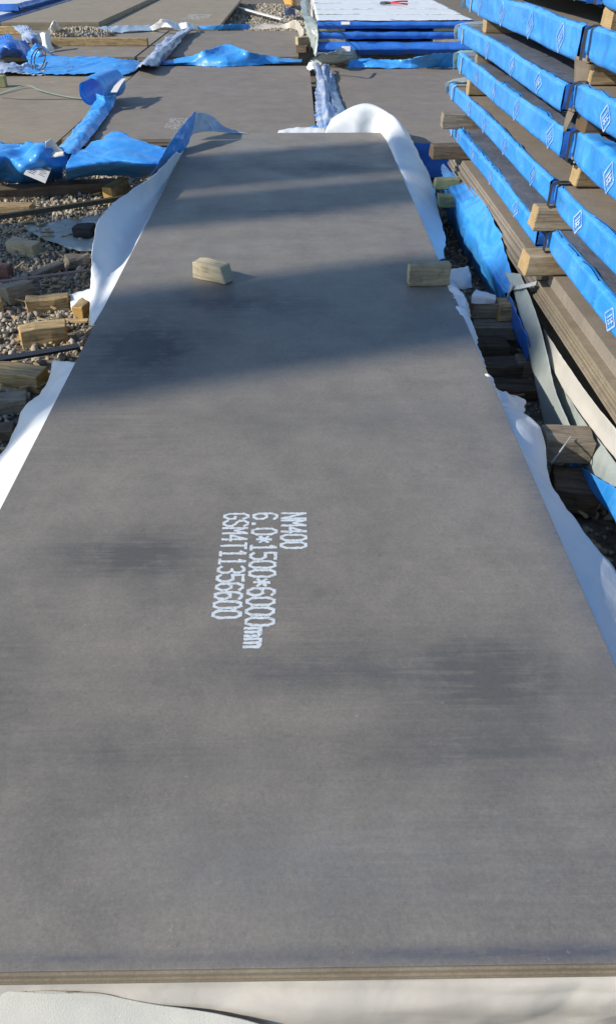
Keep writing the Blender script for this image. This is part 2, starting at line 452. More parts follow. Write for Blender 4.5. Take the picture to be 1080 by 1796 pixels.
def ground_mat():
    m, nt, b = new_mat('stony soil', .95, .2)
    w = coords(nt, 'World')
    n1 = noise_tex(nt, w, 26, 6, .7); n2 = noise_tex(nt, w, .9, 4, .6)
    col = mix(nt, ramp(nt, n1, [(.35, 0), (.65, 1)]), (.10, .085, .068), (.27, .235, .19))
    col = mix(nt, ramp(nt, n2, [(.4, 0), (.7, .5)]), col, (.15, .13, .105))
    nt.links.new(col, b.inputs['Base Color']); bump(nt, b, n1, .8, .03)
    return m
M['ground'] = ground_mat()
def gravel_mat():
    m, nt, b = new_mat('crushed limestone', .85, .3)
    at = nt.nodes.new('ShaderNodeAttribute'); at.attribute_name = 'stone_colour'
    w = coords(nt, 'World')
    n = noise_tex(nt, w, 90, 4, .65)
    col = mix(nt, .5, at.outputs['Color'], mix(nt, ramp(nt, n, [(.3, 0), (.7, 1)]), (.16, .135, .11), (.50, .46, .39)), 'MIX')
    nt.links.new(col, b.inputs['Base Color']); bump(nt, b, n, .3, .004)
    return m
M['gravel'] = gravel_mat()

# ------------------------------------------------------------------ ground
bm = bmesh.new()
bmesh.ops.create_grid(bm, x_segments=2, y_segments=2, size=1500)
g = link('ground', bm_mesh(bm), M['ground'], loc=(0, 0, 0)); g['kind'] = 'structure'

def stone_field(name, areas, seed):
    rng = np.random.default_rng(seed); random.seed(seed)
    shapes = []
    for k in range(14):
        b = bmesh.new()
        for q in range(10):
            v = Vector((random.gauss(0, 1), random.gauss(0, 1), random.gauss(0, 1))).normalized()
            b.verts.new((v.x * random.uniform(.75, 1.1), v.y * random.uniform(.55, .85), v.z * random.uniform(.35, .7)))
        r = bmesh.ops.convex_hull(b, input=b.verts)
        bmesh.ops.delete(b, geom=[v for v in b.verts if not v.link_faces], context='VERTS')
        bmesh.ops.triangulate(b, faces=b.faces)
        b.verts.index_update()
        shapes.append((np.array([v.co[:] for v in b.verts]), np.array([[v.index for v in f.verts] for f in b.faces])))
        b.free()
    V = []; F = []; C = []; base = 0
    for (pts, z0f, n, smin, smax) in areas:
        poly = np.array(pts)
        lo = poly.min(0); hi = poly.max(0); k = 0; tries = 0
        while k < n and tries < n * 6:
            tries += 1
            p = lo + rng.random(2) * (hi - lo)
            ins = False; j = len(poly) - 1
            for i in range(len(poly)):
                if (poly[i][1] > p[1]) != (poly[j][1] > p[1]) and p[0] < (poly[j][0] - poly[i][0]) * (p[1] - poly[i][1]) / (poly[j][1] - poly[i][1]) + poly[i][0]: ins = not ins
                j = i
            if not ins: continue
            k += 1
            sv, sf = shapes[rng.integers(len(shapes))]
            e = Euler(rng.random(3) * 6.28).to_matrix()
            s = smin + (smax - smin) * rng.random() ** 2
            co = (sv * s) @ np.array(e).T + np.array([p[0], p[1], z0f(p[0], p[1]) + s * (.1 + .5 * rng.random())])
            V.append(co); F.append(sf + base); base += len(sv)
            t = .20 + .34 * rng.random() ** 1.3; wv = rng.random()
            C.append(np.repeat([[t * (1.10 + .10 * wv), t, t * (.84 - .18 * wv), 1.0]], len(sv), 0))
    V = np.concatenate(V); F = np.concatenate(F); C = np.concatenate(C)
    me = bpy.data.meshes.new('stones')
    me.vertices.add(len(V)); me.vertices.foreach_set('co', V.astype(np.float32).ravel())
    me.loops.add(F.size); me.loops.foreach_set('vertex_index', F.astype(np.int32).ravel())
    me.polygons.add(len(F)); me.polygons.foreach_set('loop_start', np.arange(0, F.size, 3, dtype=np.int32)); me.polygons.foreach_set('loop_total', np.full(len(F), 3, dtype=np.int32))
    me.update(calc_edges=True)
    a = me.color_attributes.new('stone_colour', 'FLOAT_COLOR', 'POINT'); a.data.foreach_set('color', C.astype(np.float32).ravel())
    o = link(name, me, M['gravel'], loc=(0, 0, 0)); o['kind'] = 'stuff'
    return o
flat = lambda x, y: 0.0
def mound(cx, cy, r, h, z):
    return lambda x, y: z + h * max(0, 1 - ((x - cx) ** 2 + (y - cy) ** 2) / r ** 2)
hp = Z(140, 58, .3)
stone_field('gravel', [
    ([(-2.9, 1.9), (-.85, 1.9), (-.85, 6.9), (-2.9, 6.9)], flat, 9500, .012, .034),
    ([(-3.2, -.3), (-.85, -.3), (-.85, 1.9), (-3.2, 1.9)], flat, 5200, .012, .034),
    ([(.7, -.3), (1.06, -.3), (1.06, .8), (.7, .8)], flat, 500, .012, .034),
    ([(-2.6, 1.9), (-.85, 1.9), (-.85, 6.9), (-2.6, 6.9)], flat, 15000, .004, .014),
    ([(.7, .8), (1.3, .8), (1.3, 6.4), (.7, 6.4)], flat, 2600, .012, .03),
    ([(-6.2, 15.5), (-5.1, 15.5), (-5.1, 24), (-6.2, 24)], flat, 2500, .02, .05),
    ([(-1.6, 14.8), (.4, 14.8), (.6, 25), (-1.6, 25)], flat, 5200, .02, .055),
    ([(hp.x - .5, hp.y - .45), (hp.x + .5, hp.y - .45), (hp.x + .5, hp.y + .45), (hp.x - .5, hp.y + .45)], mound(hp.x, hp.y, .55, .10, .262), 600, .02, .04),
], 5)

# ------------------------------------------------------------------ steel plates
def plate_pack(root, x0, x1, y0, y1, z0, z1, n, mat, jit=.004, seed=1, top_mat=None):
    rd = random.Random(seed); t = (z1 - z0) / n
    for k in range(n):
        dx = rd.uniform(-jit, jit); dy = rd.uniform(-jit, jit)
        b = box_bm(x0 + dx, x1 + dx, y0 + dy, y1 + dy, z0 + k * t + .0004, z0 + (k + 1) * t - .0004)
        link('plate', bm_mesh(b), top_mat if (k == n - 1 and top_mat) else mat, root)

PT = .35
PX0, PX1, PY0, PY1 = -.826, .678, .462, 6.462
top = thing('steel_plate', 'long dark grey steel plate with white stencilled lettering, two wood blocks on it', 'steel plate', ((PX0 + PX1) / 2, PY0, PT - .007))
top_pl = link('plate', bm_mesh(box_bm(PX0, PX1, PY0, PY1, PT - .0066, PT, .0008)), M['plate'], top)

GLY = {
 'N': [[(0, 0), (0, 1), (1, 0), (1, 1)]], 'M': [[(0, 0), (0, 1), (.5, .5), (1, 1), (1, 0)]],
 '4': [[(.75, 0), (.75, 1), (0, .35), (1, .35)]],
 '0': [[(.3, 0), (0, .2), (0, .8), (.3, 1), (.7, 1), (1, .8), (1, .2), (.7, 0), (.3, 0)]],
 '6': [[(1, .9), (.7, 1), (.3, 1), (0, .8), (0, .2), (.3, 0), (.7, 0), (1, .2), (1, .4), (.7, .56), (.3, .56), (0, .42)]],
 '.': [[(.4, 0), (.55, 0), (.55, .07), (.4, .07)]],
 '*': [[(.5, .22), (.5, .78)], [(.02, .34), (.98, .66)], [(.02, .66), (.98, .34)]],
 '1': [[(.2, .8), (.5, 1), (.5, 0)], [(.15, 0), (.85, 0)]],
 '5': [[(1, 1), (0, 1), (0, .58), (.7, .6), (1, .45), (1, .15), (.7, 0), (.3, 0), (0, .12)]],
 'm': [[(0, 0), (0, .56), (.3, .56), (.5, .44), (.5, 0)], [(.5, .44), (.7, .56), (1, .46), (1, 0)]],
 'G': [[(1, .82), (.7, 1), (.3, 1), (0, .8), (0, .2), (.3, 0), (.7, 0), (1, .2), (1, .45), (.6, .45)]],
 'S': [[(1, .85), (.7, 1), (.3, 1), (0, .85), (0, .65), (.3, .54), (.7, .46), (1, .35), (1, .15), (.7, 0), (.3, 0), (0, .15)]],
 'T': [[(0, 1), (1, 1)], [(.5, 1), (.5, 0)]],
 '3': [[(0, .9), (.3, 1), (.7, 1), (1, .82), (1, .65), (.7, .53), (.4, .53)], [(.7, .53), (1, .4), (1, .18), (.7, 0), (.3, 0), (0, .1)]],
}
def lettering(parent, lines, x_base, y_start, z, H=.066, adv=.0325, pitch=.0785, r=.0041, wob=.0010, seed=3, lean=0.0, parts_of=None, stuff=False):
    rd = random.Random(seed); verts = []; faces = []
    for li, text in enumerate(lines):
        xb = x_base - li * pitch
        ad = adv * (.94 if li != 1 else 1.0)
        for ci, ch in enumerate(text):
            y0 = y_start - ci * ad
            if not stuff: verts, faces = [], []
            for pl in GLY[ch]:
                for a, b in zip(pl[:-1], pl[1:]):
                    A = Vector((xb + a[1] * H, y0 - a[0] * ad * .72, z)); B = Vector((xb + b[1] * H, y0 - b[0] * ad * .72, z))
                    d = (B - A).normalized(); nn = Vector((-d.y, d.x, 0))
                    n = max(2, int((B - A).length / .004)); k = len(verts)
                    A2 = A - d * r * .7; B2 = B + d * r * .7
                    for q in range(n + 1):
                        p = A2.lerp(B2, q / n)
                        for sg in (-1, 1):
                            v = p + nn * sg * (r * rd.uniform(.78, 1.12))
                            verts.append((v.x + rd.uniform(-wob, wob), v.y + rd.uniform(-wob, wob), z + rd.uniform(0, .0003)))
                    for q in range(n):
                        faces.append((k + 2 * q, k + 2 * q + 1, k + 2 * q + 3, k + 2 * q + 2))
            # overspray specks
            for q in range(int(9 * H / .066) if stuff else 0):
                px = xb + rd.gauss(.5, .5) * H; py = y0 - rd.random() * adv; rr = .0008 * H / .066
                k = len(verts); verts += [(px + rr * math.cos(s * 2.094), py + rr * math.sin(s * 2.094), z) for s in range(3)]; faces.append((k, k + 1, k + 2))
            if not stuff:
                me = bpy.data.meshes.new('letter'); me.from_pydata(verts, [], faces); me.update()
                link('stencil_letter', me, M['marking'], parent)
    if stuff:
        me = bpy.data.meshes.new('lettering'); me.from_pydata(verts, [], faces); me.update()
        o = link('lettering', me, M['marking_faint'], parent); o['kind'] = 'stuff'
lettering(top_pl, ['NM400', '6.0*1500*6000mm', 'GSM4T11356600'], -.050, 1.588, PT + .0004, H=.063, pitch=.0775)

low = thing('plate_bundle', 'five rusty edged plates stacked directly beneath the lettered plate', 'plate bundle', ((PX0 + PX1) / 2, PY0, PT - .038))
plate_pack(low, PX0, PX1, PY0, PY1, PT - .038, PT - .0070, 5, M['plate_edge'], .007, 4)
low2 = thing('plate_bundle', 'lowest wrapped bundle resting near the ground under the lettered plate pile', 'plate bundle', ((PX0 + PX1) / 2, PY0, .1))
plate_pack(low2, PX0 + .02, PX1 - .02, PY0 + .05, PY1 - .05, .10, .20, 4, M['plate_edge'], .006, 9)

# ------------------------------------------------------------------ timber blocks
def wood_mesh(L, W, H, seed, rough=.003, notch=None, bev=.004):
    rd = random.Random(seed)
    b = bmesh.new()
    bmesh.ops.create_cube(b, size=1.0)
    for v in b.verts: v.co = Vector((v.co.x * L, v.co.y * W, (v.co.z + .5) * H))
    if notch:
        for v in b.verts:
            if v.co.x > 0 and v.co.z > H * .5: v.co.x -= notch
    bmesh.ops.bevel(b, geom=list(b.edges), offset=bev, segments=1, affect='EDGES')
    bmesh.ops.subdivide_edges(b, edges=[e for e in b.edges if e.calc_length() > .04], cuts=2, use_grid_fill=True)
    for v in b.verts:
        n = noise.noise_vector(v.co * 11 + Vector((seed, seed * .7, 1)))
        v.co += n * (rough + .0025) * 1.6 + noise.noise_vector(v.co * 34 + Vector((seed, 2, 1))) * rough * .5
    b.normal_update()
    for f in b.faces:
        f.material_index = 1 if abs(f.normal.x) > .7 else 0
    return bm_mesh(b)
SEED = [10]
def block(label, p, L, W, H, yaw, kind='pale', pitch=0, roll=0, cat='wood block', group='loose timber blocks', name='timber_block', rough=.003, notch=None):
    SEED[0] += 1
    me = wood_mesh(L, W, H, SEED[0], rough, notch)
    for m in WOOD[kind]: me.materials.append(m)
    o = bpy.data.objects.new(name, me); COL.objects.link(o)
    o.location = p; o.rotation_euler = (R(roll), R(pitch), R(yaw))
    return tag(o, label, cat, group)

GP = 'wood blocks resting on the lettered plate'
block('pale notched wood block lying askew on the left of the lettered plate', Z(374, 489, PT + .001), .185, .07, .075, -33, 'pale', group=GP, notch=.02)
block('pale wood block standing on edge at the right edge of the lettered plate', Z(749, 499, PT + .001), .185, .055, .098, 4, 'pale', group=GP)
for yy in (.7, 2.2, 3.9, 5.6):
    pass
GD = 'dunnage timbers under the lettered plate pile'
for k, yy in enumerate((.75, 3.0, 4.6, 6.1)):
    block(('nearest', 'second', 'third', 'farthest')[k] + ' cross timber carrying the lettered plate pile', Vector((-.07, yy, .204)), 1.4, .09, .105, 0, 'grey', group=GD, cat='timber')
    block(('nearest', 'second', 'third', 'farthest')[k] + ' ground timber under the lettered plate pile', Vector((-.07, yy + .02, .004)), 1.4, .09, .092, 0, 'grey', group=GD, cat='timber')

GL = 'loose timbers on the gravel left of the plate'
block('long dark split timber lying in front of the blue tarpaulin heap', Z(75, 346, 0), 1.12, .11, .095, 12, 'dark', rough=.008, group=GL, cat='timber')
block('yellow block set end on between folded blue tarp and grey strip', Z(207, 346, 0), .24, .085, .11, 68, 'yellow', group=GL, pitch=-6)
block('short yellow timber cut by left photo edge above the dark strip', Z(18, 380, 0), .34, .10, .085, 2, 'yellow', group=GL)
block('small dark grey block weighing down the pale plastic sheet', Z(150, 417, .015), .125, .11, .08, -4, 'black', group=GL)
block('dusty yellow block tilted on gravel left of the plastic sheet', Z(47, 446, 0), .215, .085, .085, -24, 'pale', group=GL, roll=6)
block('splintered hollow grey wood piece below the plastic sheet', Z(140, 468, 0), .15, .09, .07, 20, 'grey', rough=.016, group=GL)
block('dark reddish block at left photo edge above the red strip', Z(4, 487, 0), .12, .09, .075, 0, 'red', group=GL)
block('thin grey plank end poking up just above the red strip', Z(85, 481, 0), .20, .07, .04, 42, 'grey', group=GL, pitch=-8)
block('two toned block standing askew just below the red strip', Z(36, 528, 0), .16, .10, .095, 48, 'grey', group=GL, roll=-8)
block('rounded yellow brown block beside the small white rag', Z(87, 544, 0), .225, .09, .075, 14, 'yellow', group=GL, rough=.006)
block('orange sliver of block at left photo edge beside gravel', Z(-4, 548, 0), .08, .07, .075, 20, 'yellow', group=GL)
block('orange ended block tucked against the white wrap, end on', Z(150, 552, 0), .16, .055, .075, 80, 'yellow', group=GL)
block('thin splinter of orange wood below the white rag', Z(136, 565, .01), .13, .03, .02, -10, 'yellow', group=GL, rough=.006)
block('big orange ended block lying in sun above the black strap', Z(82, 601, 0), .215, .10, .095, 16, 'yellow', group=GL, rough=.004)
block('mossy brown block right below the black strap', Z(40, 677, 0), .23, .105, .085, -14, 'yellow', group=GL, rough=.004)
block('grey weathered block at left photo edge, nearest to camera', Z(8, 722, 0), .20, .085, .07, 16, 'grey', group=GL)
block('dark buried block at lower left photo edge near white wrap', Z(-6, 768, 0), .16, .09, .05, 10, 'dark', group=GL)

GG = 'dark timbers in the gap right of the plate'
block('upper left of two small blocks topping the dark timber crib', Z(845, 552, .19), .125, .09, .075, 2, 'grey', group=GG)
block('upper right of two small blocks topping the dark timber crib', Z(883, 556, .19), .08, .09, .075, 4, 'yellow', group=GG)
block('slanted grey block second from the top of the dark crib', Z(862, 586, .115), .20, .11, .07, -5, 'grey', group=GG, roll=8)
block('thin grey block in the middle of the dark crib', Z(856, 620, .075), .17, .10, .06, 2, 'dark', group=GG)
block('long dark block low in the crib', Z(870, 658, .03), .20, .10, .07, 3, 'dark', group=GG)
block('upright end piece beside the long dark block low in the crib', Z(914, 658, .03), .07, .08, .085, -4, 'grey', group=GG)
block('bottom block of the dark crib', Z(890, 694, .0), .22, .10, .06, -6, 'dark', group=GG)
block('grey round sided block crossed by a wire, right of white wrap', Z(985, 800, .14), .17, .10, .095, -3, 'grey', group=GG, rough=.005)
block('large dim block on the ground below the wired block', Z(1000, 880, .02), .16, .15, .10, -14, 'dark', group=GG)

# ------------------------------------------------------------------ right hand stack of wrapped bundles
def emblem_mesh(surf, yc, zc, hy, hz):
    """white lozenge emblem: lozenge frame with a lattice of bars inside, on a face looking towards -X"""
    verts = []; faces = []
    def quad(a, b, w):
        a = Vector(a); b = Vector(b); d = (b - a); n = Vector((-d.y, d.x)).normalized() * w / 2
        k = len(verts)
        for q in range(5):
            c0 = a.lerp(b, q / 4)
            for p in (c0 - n, c0 + n): verts.append((surf(yc + p.x * hy, zc + p.y * hz), yc + p.x * hy, zc + p.y * hz))
        for q in range(4): faces.append((k + 2 * q, k + 2 * q + 2, k + 2 * q + 3, k + 2 * q + 1))
    c = [(0, 1), (1, 0), (0, -1), (-1, 0)]
    for i in range(4): quad(c[i], c[(i + 1) % 4], .16)
    for t in (-.36, 0.0, .36):
        quad((-.5 + t * .5 + .14, .5 + t * .5 - .14), (.5 + t * .5 - .14, -.5 + t * .5 + .14), .15)
    for t in (-.3, .3):
        quad((-.5 + t * .5 + .2, -.5 - t * .5 + .2), (0 + t * .5, 0 - t * .5), .15)
    me = bpy.data.meshes.new('emblem'); me.from_pydata(verts, [], faces); me.update()
    return me

def side_x(X0, y, z, amp, seed):
    cz = crease(Vector((X0 * 7, y * 4.5, z * 9)) + Vector((seed * 2.1, 0, 0)), seed)
    return X0 - amp * (cz + .35) * .9 + .010 * noise.noise(Vector((seed + 5, y * .7, 2)))
def wrap_mesh(X0, lip, y0, y1, z0, z1, ny, amp, seed, under=.12, flare_far=0.0):
    prof = [(X0 + lip, z1 + .004), (X0 + lip * .66, z1 + .004), (X0 + lip * .33, z1 + .004), (X0 + .012, z1 + .004), (X0 + .003, z1 + .001), (X0, z1 - .008)]
    for q in range(1, 7): prof.append((X0, z1 - .008 + (z0 + .008 - (z1 - .008)) * q / 7))
    prof += [(X0, z0 + .008), (X0 + .004, z0 - .001), (X0 + .014, z0 - .003), (X0 + under, z0 - .003)]
    nv = len(prof); verts = []; faces = []
    zc = (z0 + z1) / 2
    for i in range(ny):
        y = y0 + (y1 - y0) * i / (ny - 1)
        sagz = .011 * noise.noise(Vector((seed, y * .8, 1))); sagx = .010 * noise.noise(Vector((seed + 5, y * .7, 2)))
        e = max(0, (y - (y1 - .22)) / .22)
        for j, (x, z) in enumerate(prof):
            p = Vector((x, y, z))
            cz = crease(Vector((X0 * 7, y * 4.5, z * 9)) + Vector((seed * 2.1, 0, 0)), seed)
            side = 4 <= j <= 12
            if side: p.x = side_x(X0, y, z, amp, seed)
            else:
                p.z += (amp * 1.3 * (cz + .4)) if j <= 3 else 0
                p.x += sagx
            p.z += sagz + .5 * amp * cz * (1 if j in (3, 4, 5, 12, 13) else 0)
            if e > 0:
                p.z = p.z + (zc - p.z) * .30 * e * e; p.x += .02 * e * e
            verts.append(p)
    for i in range(ny - 1):
        for j in range(nv - 1):
            a = i * nv + j
            faces.append((a, a + 1, a + nv + 1, a + nv))
    me = bpy.data.meshes.new('wrap'); me.from_pydata([tuple(v) for v in verts], [], faces); me.update()
    return me
def strap_loop(X0, y, z0, z1, w=.03, lip=.4, o=.010):
    pts = [Vector((X0 + lip, y, z1 + .012)), Vector((X0 + .02, y, z1 + o)), Vector((X0 - o, y, z1 - .004)), Vector((X0 - o, y, z0 + .004)), Vector((X0 + .02, y, z0 - .006)), Vector((X0 + .2, y, z0 - .006))]
    P = []
    for a, b in zip(pts[:-1], pts[1:]):
        for q in range(4): P.append(a.lerp(b, q / 4))
    P.append(pts[-1]); verts = []; faces = []
    for p in P: verts += [tuple(p + Vector((0, -w / 2, 0))), tuple(p + Vector((0, w / 2, 0)))]
    for i in range(len(P) - 1): faces.append((2 * i, 2 * i + 1, 2 * i + 3, 2 * i + 2))
    me = bpy.data.meshes.new('strap'); me.from_pydata(verts, [], faces); me.update()
    return me
ORD = ['topmost', 'second', 'third', 'fourth', 'fifth', 'sixth', 'seventh']
FARY0, FARY1, NEARY0, NEARY1 = 3.185, 5.42, -.9, 3.135
WX = 1.5
#          z0    z1    wrap lip   colour       near z0,z1
LAYERS = [
    (1.400, 1.500, .5, 'blue', 1.400, 1.500, .5),
    (1.222, 1.330, .02, 'blue', 1.235, 1.335, .02),
    (1.062, 1.146, .5, 'blue', 1.075, 1.160, .02),
    (.890, .985, .5, 'blue', .900, 1.006, .06),
    (.716, .800, .018, 'blue', .728, .815, .018),
    (.548, .622, .45, 'blue', .556, .640, .40),
]
for k, (z0, z1, lip, colr, n0, n1, nlip) in enumerate(LAYERS):
    for near in (False, True):
        a, b, L = (n0, n1, nlip) if near else (z0, z1, lip)
        ya, yb = (NEARY0, NEARY1) if near else (FARY0, (5.45, 5.46, 5.45, 5.55, 5.72, 5.48)[k])
        x0 = 1.03 + .018 * math.sin(k * 2.3 + (1 if near else 0))
        nm = '%s blue wrapped bundle from the top in the %s half of the right hand stack' % (ORD[k], 'near' if near else 'far')
        if k == 0: nm = 'topmost blue wrapped bundle in the %s half of the right hand stack' % ('near' if near else 'far')
        t = thing('wrapped_bundle', nm, 'wrapped bundle', (x0 + WX / 2, ya, a), 'blue wrapped plate bundles in the right hand stack')
        plate_pack(t, x0 + .018, x0 + WX, ya + .01, yb - .02, a + .002, b - .002, 3, M['plate_brown'], .002, k * 3 + near, M['plate_brown'])
        ny = 150 if near else 110
        ye = yb if near else yb + .13
        sd = k * 3.3 + (17 if near else 0); am = .0085 if near else .0085
        film = L > .3
        if film: L = .025
        me = wrap_mesh(x0, L, ya, ye, a, b, ny, am, sd)
        wrp = link('wrap', me, M['blue'], t, smooth=True)
        if film:
            rows = [[Vector((x0 + .012, y, b + .007)) for y in np.linspace(ya, yb, 5)], [Vector((x0 + .3, y, b + .007)) for y in np.linspace(ya, yb, 5)], [Vector((x0 + .6, y, b + .006)) for y in np.linspace(ya, yb, 5)]]
            sheet('top_film', '', '', rows, M['topfilm'], 90, 24, .006, 7, k + 3 + near * 9, ('r0',), 0, parent=t, thick=0)
        # end cover (towards the gap between the two halves / at the far end)
        ey = yb if near else ya
        rows = [[Vector((x0 + .002, ey, b + .002)), Vector((x0 + .30, ey, b + .002)), Vector((x0 + WX, ey, b))],
                [Vector((x0 + .002, ey + (.01 if near else -.01), (a + b) / 2)), Vector((x0 + .30, ey + (.012 if near else -.012), (a + b) / 2)), Vector((x0 + WX, ey, (a + b) / 2))],
                [Vector((x0 + .002, ey, a)), Vector((x0 + .30, ey, a)), Vector((x0 + WX, ey, a))]]
        sheet('end_cover', '', '', rows, M['blue_deep'], 30, 6, .004, 9, k, parent=t, thick=0, edge=0)
        if not near:
            xa = x0 - .004
            rows = [[Vector((x0 + .45, ye - .14, b + .010)), Vector((x0 + .12, ye - .19, b + .010)), Vector((x0 - .008, ye - .20, b + .008))],
                    [Vector((x0 + .45, ye + .03, b + .006)), Vector((x0 + .10, ye + .01, b + .006)), Vector((x0 - .018, ye - .07, b - .002))],
                    [Vector((x0 + .45, ye + .08, (a + b) / 2)), Vector((x0 + .06, ye + .05, (a + b) / 2)), Vector((x0 - .024, ye - .05, (a + b) / 2))],
                    [Vector((x0 + .45, ye + .05, a)), Vector((x0 + .08, ye + .02, a + .01)), Vector((x0 - .016, ye - .07, a + .002))]]
            sheet('end_film', '', '', rows, M['mint'] if k in (3,) else M['film'], 20, 14, .010, 9, k + 40, parent=t, thick=0, edge=.008)
            link('strap', strap_loop(x0 - .005, ye - .30, a, b, .028), M['strap_grey'], t)
        else:
            link('strap', strap_loop(x0 - .006, yb - .05 - .02 * (k % 2), a, b, .035), M['strap_black'], t)
            link('strap', strap_loop(x0 - .006, 1.0, a, b, .035), M['strap_black'], t)
        y = ya + .12 + .31 * ((k * .37) % 1) + (.1 if near else 0)
        while y < yb - .35:
            if not (near and y < .6):
                link('printed_emblem', emblem_mesh(lambda yy, zz: side_x(x0, yy, zz, am, sd) - .0025, y, (a + b) / 2, .05, (b - a) * .47), M['emblem'] if near else M['emblem_faint'], wrp)
            y += .53 + .06 * math.sin(k * 5 + y * 9)
# lowest two layers: bare plate packs
fp = thing('plate_bundle', 'bare brown plate pack low in the far half of the right hand stack', 'plate bundle', (1.04 + WX / 2, FARY0, .345))
plate_pack(fp, 1.035, 1.03 + WX, FARY0 - .02, FARY1 + .05, .345, .462, 8, M['plate_brown'], .010, 21)
np_ = thing('plate_bundle', 'bare brown plate pack with ridged edges low in the near right stack', 'plate bundle', (1.04 + WX / 2, NEARY0, .335))
plate_pack(np_, 1.03, 1.03 + WX, NEARY0, NEARY1 - .03, .335, .415, 7, M['plate_edge'], .009, 22)
plate_pack(np_, 1.062, 1.05 + WX, NEARY0, NEARY1 - .05, .4155, .470, 4, M['plate_brown'], .004, 23)
gb = thing('wrapped_bundle', 'lowest bundle of the right hand stack, in dark shade behind drapes', 'wrapped bundle', (1.8, -.9, .12))
plate_pack(gb, 1.07, 1.07 + WX, -.9, 5.4, .12, .245, 5, M['plate_edge'], .008, 24)

# dunnage in the right hand stack
GS = 'dunnage blocks between the layers of the right hand stack'
def dun(label, X0, Y, z, H, kind='tan', L=.5, W=.09, yaw=0):
    return block(label, Vector((X0 + L / 2, Y, z)), L, W, H, yaw, kind, group=GS, cat='wood block', name='dunnage_block')
dun('dunnage block between topmost and second near bundles of the right stack', 1.06, 3.03, 1.337, .061, 'tan', W=.10)
dun('dunnage block between second and third far bundles at the far end', 1.055, 4.96, 1.152, .068, 'tan')
dun('narrow dunnage block under the second near bundle at the stack gap', 1.06, 3.09, 1.162, .071, 'tan', W=.06)
dun('large dark dunnage block between third and fourth near bundles', 1.055, 3.06, 1.010, .063, 'dark', W=.12)
dun('thin dunnage block between third and fourth far bundles', 1.06, 5.1, .992, .068, 'grey', W=.07)
dun('small yellow dunnage block under the fourth far bundle', 1.055, 5.22, .806, .082, 'tan', W=.07)
dun('yellow ended dunnage block between fourth and fifth near bundles', 1.075, 3.07, .818, .08, 'tan', W=.08)
dun('brown dunnage block sticking out under the fifth far bundle at the far end', .905, 5.16, .628, .086, 'grey', W=.09)
dun('big grained dunnage block sticking out between fifth and sixth near bundles', .955, 3.10, .643, .083, 'tan', W=.10, yaw=-2)
dun('split dunnage block sticking out under the sixth near bundle', .935, 3.07, .473, .082, 'tan', W=.11, yaw=1)
dun('dark brown dunnage block sticking out under the sixth far bundle', .845, 5.10, .466, .080, 'dark', W=.11)
dun('upper greenish dunnage block by the far blue drape', .865, 4.98, .315, .06, 'green', W=.08, L=.16)
dun('lower greenish dunnage block by the far blue drape', .875, 4.84, .245, .068, 'green', W=.08, L=.15)
dun('hidden dunnage block under the bare near plate pack', 1.08, 2.2, .248, .085, 'dark')
dun('ground dunnage block under the lowest right hand bundle', 1.08, 2.6, .0, .115, 'dark')
dun('far ground dunnage block under the lowest right hand bundle', 1.08, 4.6, .0, .115, 'dark')
for (k, z, h) in ((0, 1.337, .061), (1, 1.152, .080), (2, .992, .068), (3, .806, .09)):
    dun('inner near dunnage block in the %s gap of the right stack' % ORD[k], 1.2, 1.2, z + .005, h, 'grey')

# hanging brown flap at the gap
sheet('wrap_flap', 'brownish torn wrap hanging at the gap between stack halves', 'wrapping sheet',
      [[Vector((1.02, 3.16, 1.24)), Vector((1.03, 3.15, 1.16)), Vector((1.035, 3.16, 1.08)), Vector((1.03, 3.16, 1.0))],
       [Vector((1.06, 3.10, 1.24)), Vector((1.065, 3.10, 1.16)), Vector((1.05, 3.11, 1.08)), Vector((1.04, 3.15, .99))]],
      M['brownwrap'], 20, 8, .010, 14, 3)

# ------------------------------------------------------------------ far rows of plates
def far_plate(label, x0, x1, y0, y1, z, n=4, th=.05, mat='plate_brown', seed=1):
    t = thing('steel_plate', label, 'steel plate', ((x0 + x1) / 2, y0, z - th), 'steel plates lying in rows behind')
    plate_pack(t, x0, x1, y0, y1, z - th, z, n, M['plate_edge'], .004, seed, M[mat])
    return t
PM = far_plate('wide brown grey plate right behind the lettered plate', -1.95, .16, 6.75, 11.0, .25, seed=31, mat='plate_far')
PL = far_plate('brown plate at left behind the dark timber and blue heap', -4.4, -1.985, 6.70, 10.9, .235, seed=32, mat='plate_tan')
PR = far_plate('brown plate between the blue seam and right hand stack', .24, 2.6, 6.55, 10.9, .25, seed=33, mat='plate_far')
far_plate('second row plate at left, crossed by a long timber', -4.9, -2.24, 11.9, 15.4, .25, seed=34)
far_plate('second row plate in the middle behind the peaked blue fold', -2.2, .02, 11.9, 15.3, .25, seed=35, mat='plate_far')
far_plate('third row plate at left beside dark gravel gap', -5.3, -3.55, 15.9, 25, .33, seed=36, n=5, th=.13, mat='plate_tan')
P4 = far_plate('third row plate with faint white lettering, near the top edge', -3.5, -1.42, 15.9, 25, .25, seed=37, mat='plate_tan')
lettering(PM, ['NM400', '6.0*1500*6', 'GSM4T1135'], -1.03, 7.62, .2506, H=.05, adv=.05, pitch=.068, r=.0042, seed=7, stuff=True)
lettering(P4, ['NM400', '6.0*15', 'GSM4T1'], -1.9, 18.6, .2506, H=.13, adv=.2, pitch=.16, r=.015, seed=8, stuff=True)
GDF = 'dunnage under the rows of plates behind'
for k, (x, y) in enumerate(((-.9, 6.95), (-3.2, 6.95), (1.4, 6.95), (-.9, 10.6), (-3.2, 10.6), (1.4, 10.6))):
    block('%s bearer timber under the %s plate behind' % ('front' if y < 8 else 'rear', ('middle', 'left', 'right')[k % 3]), Vector((x, y, .0)), 1.8, .1, .18, 0, 'grey', group=GDF, cat='timber')

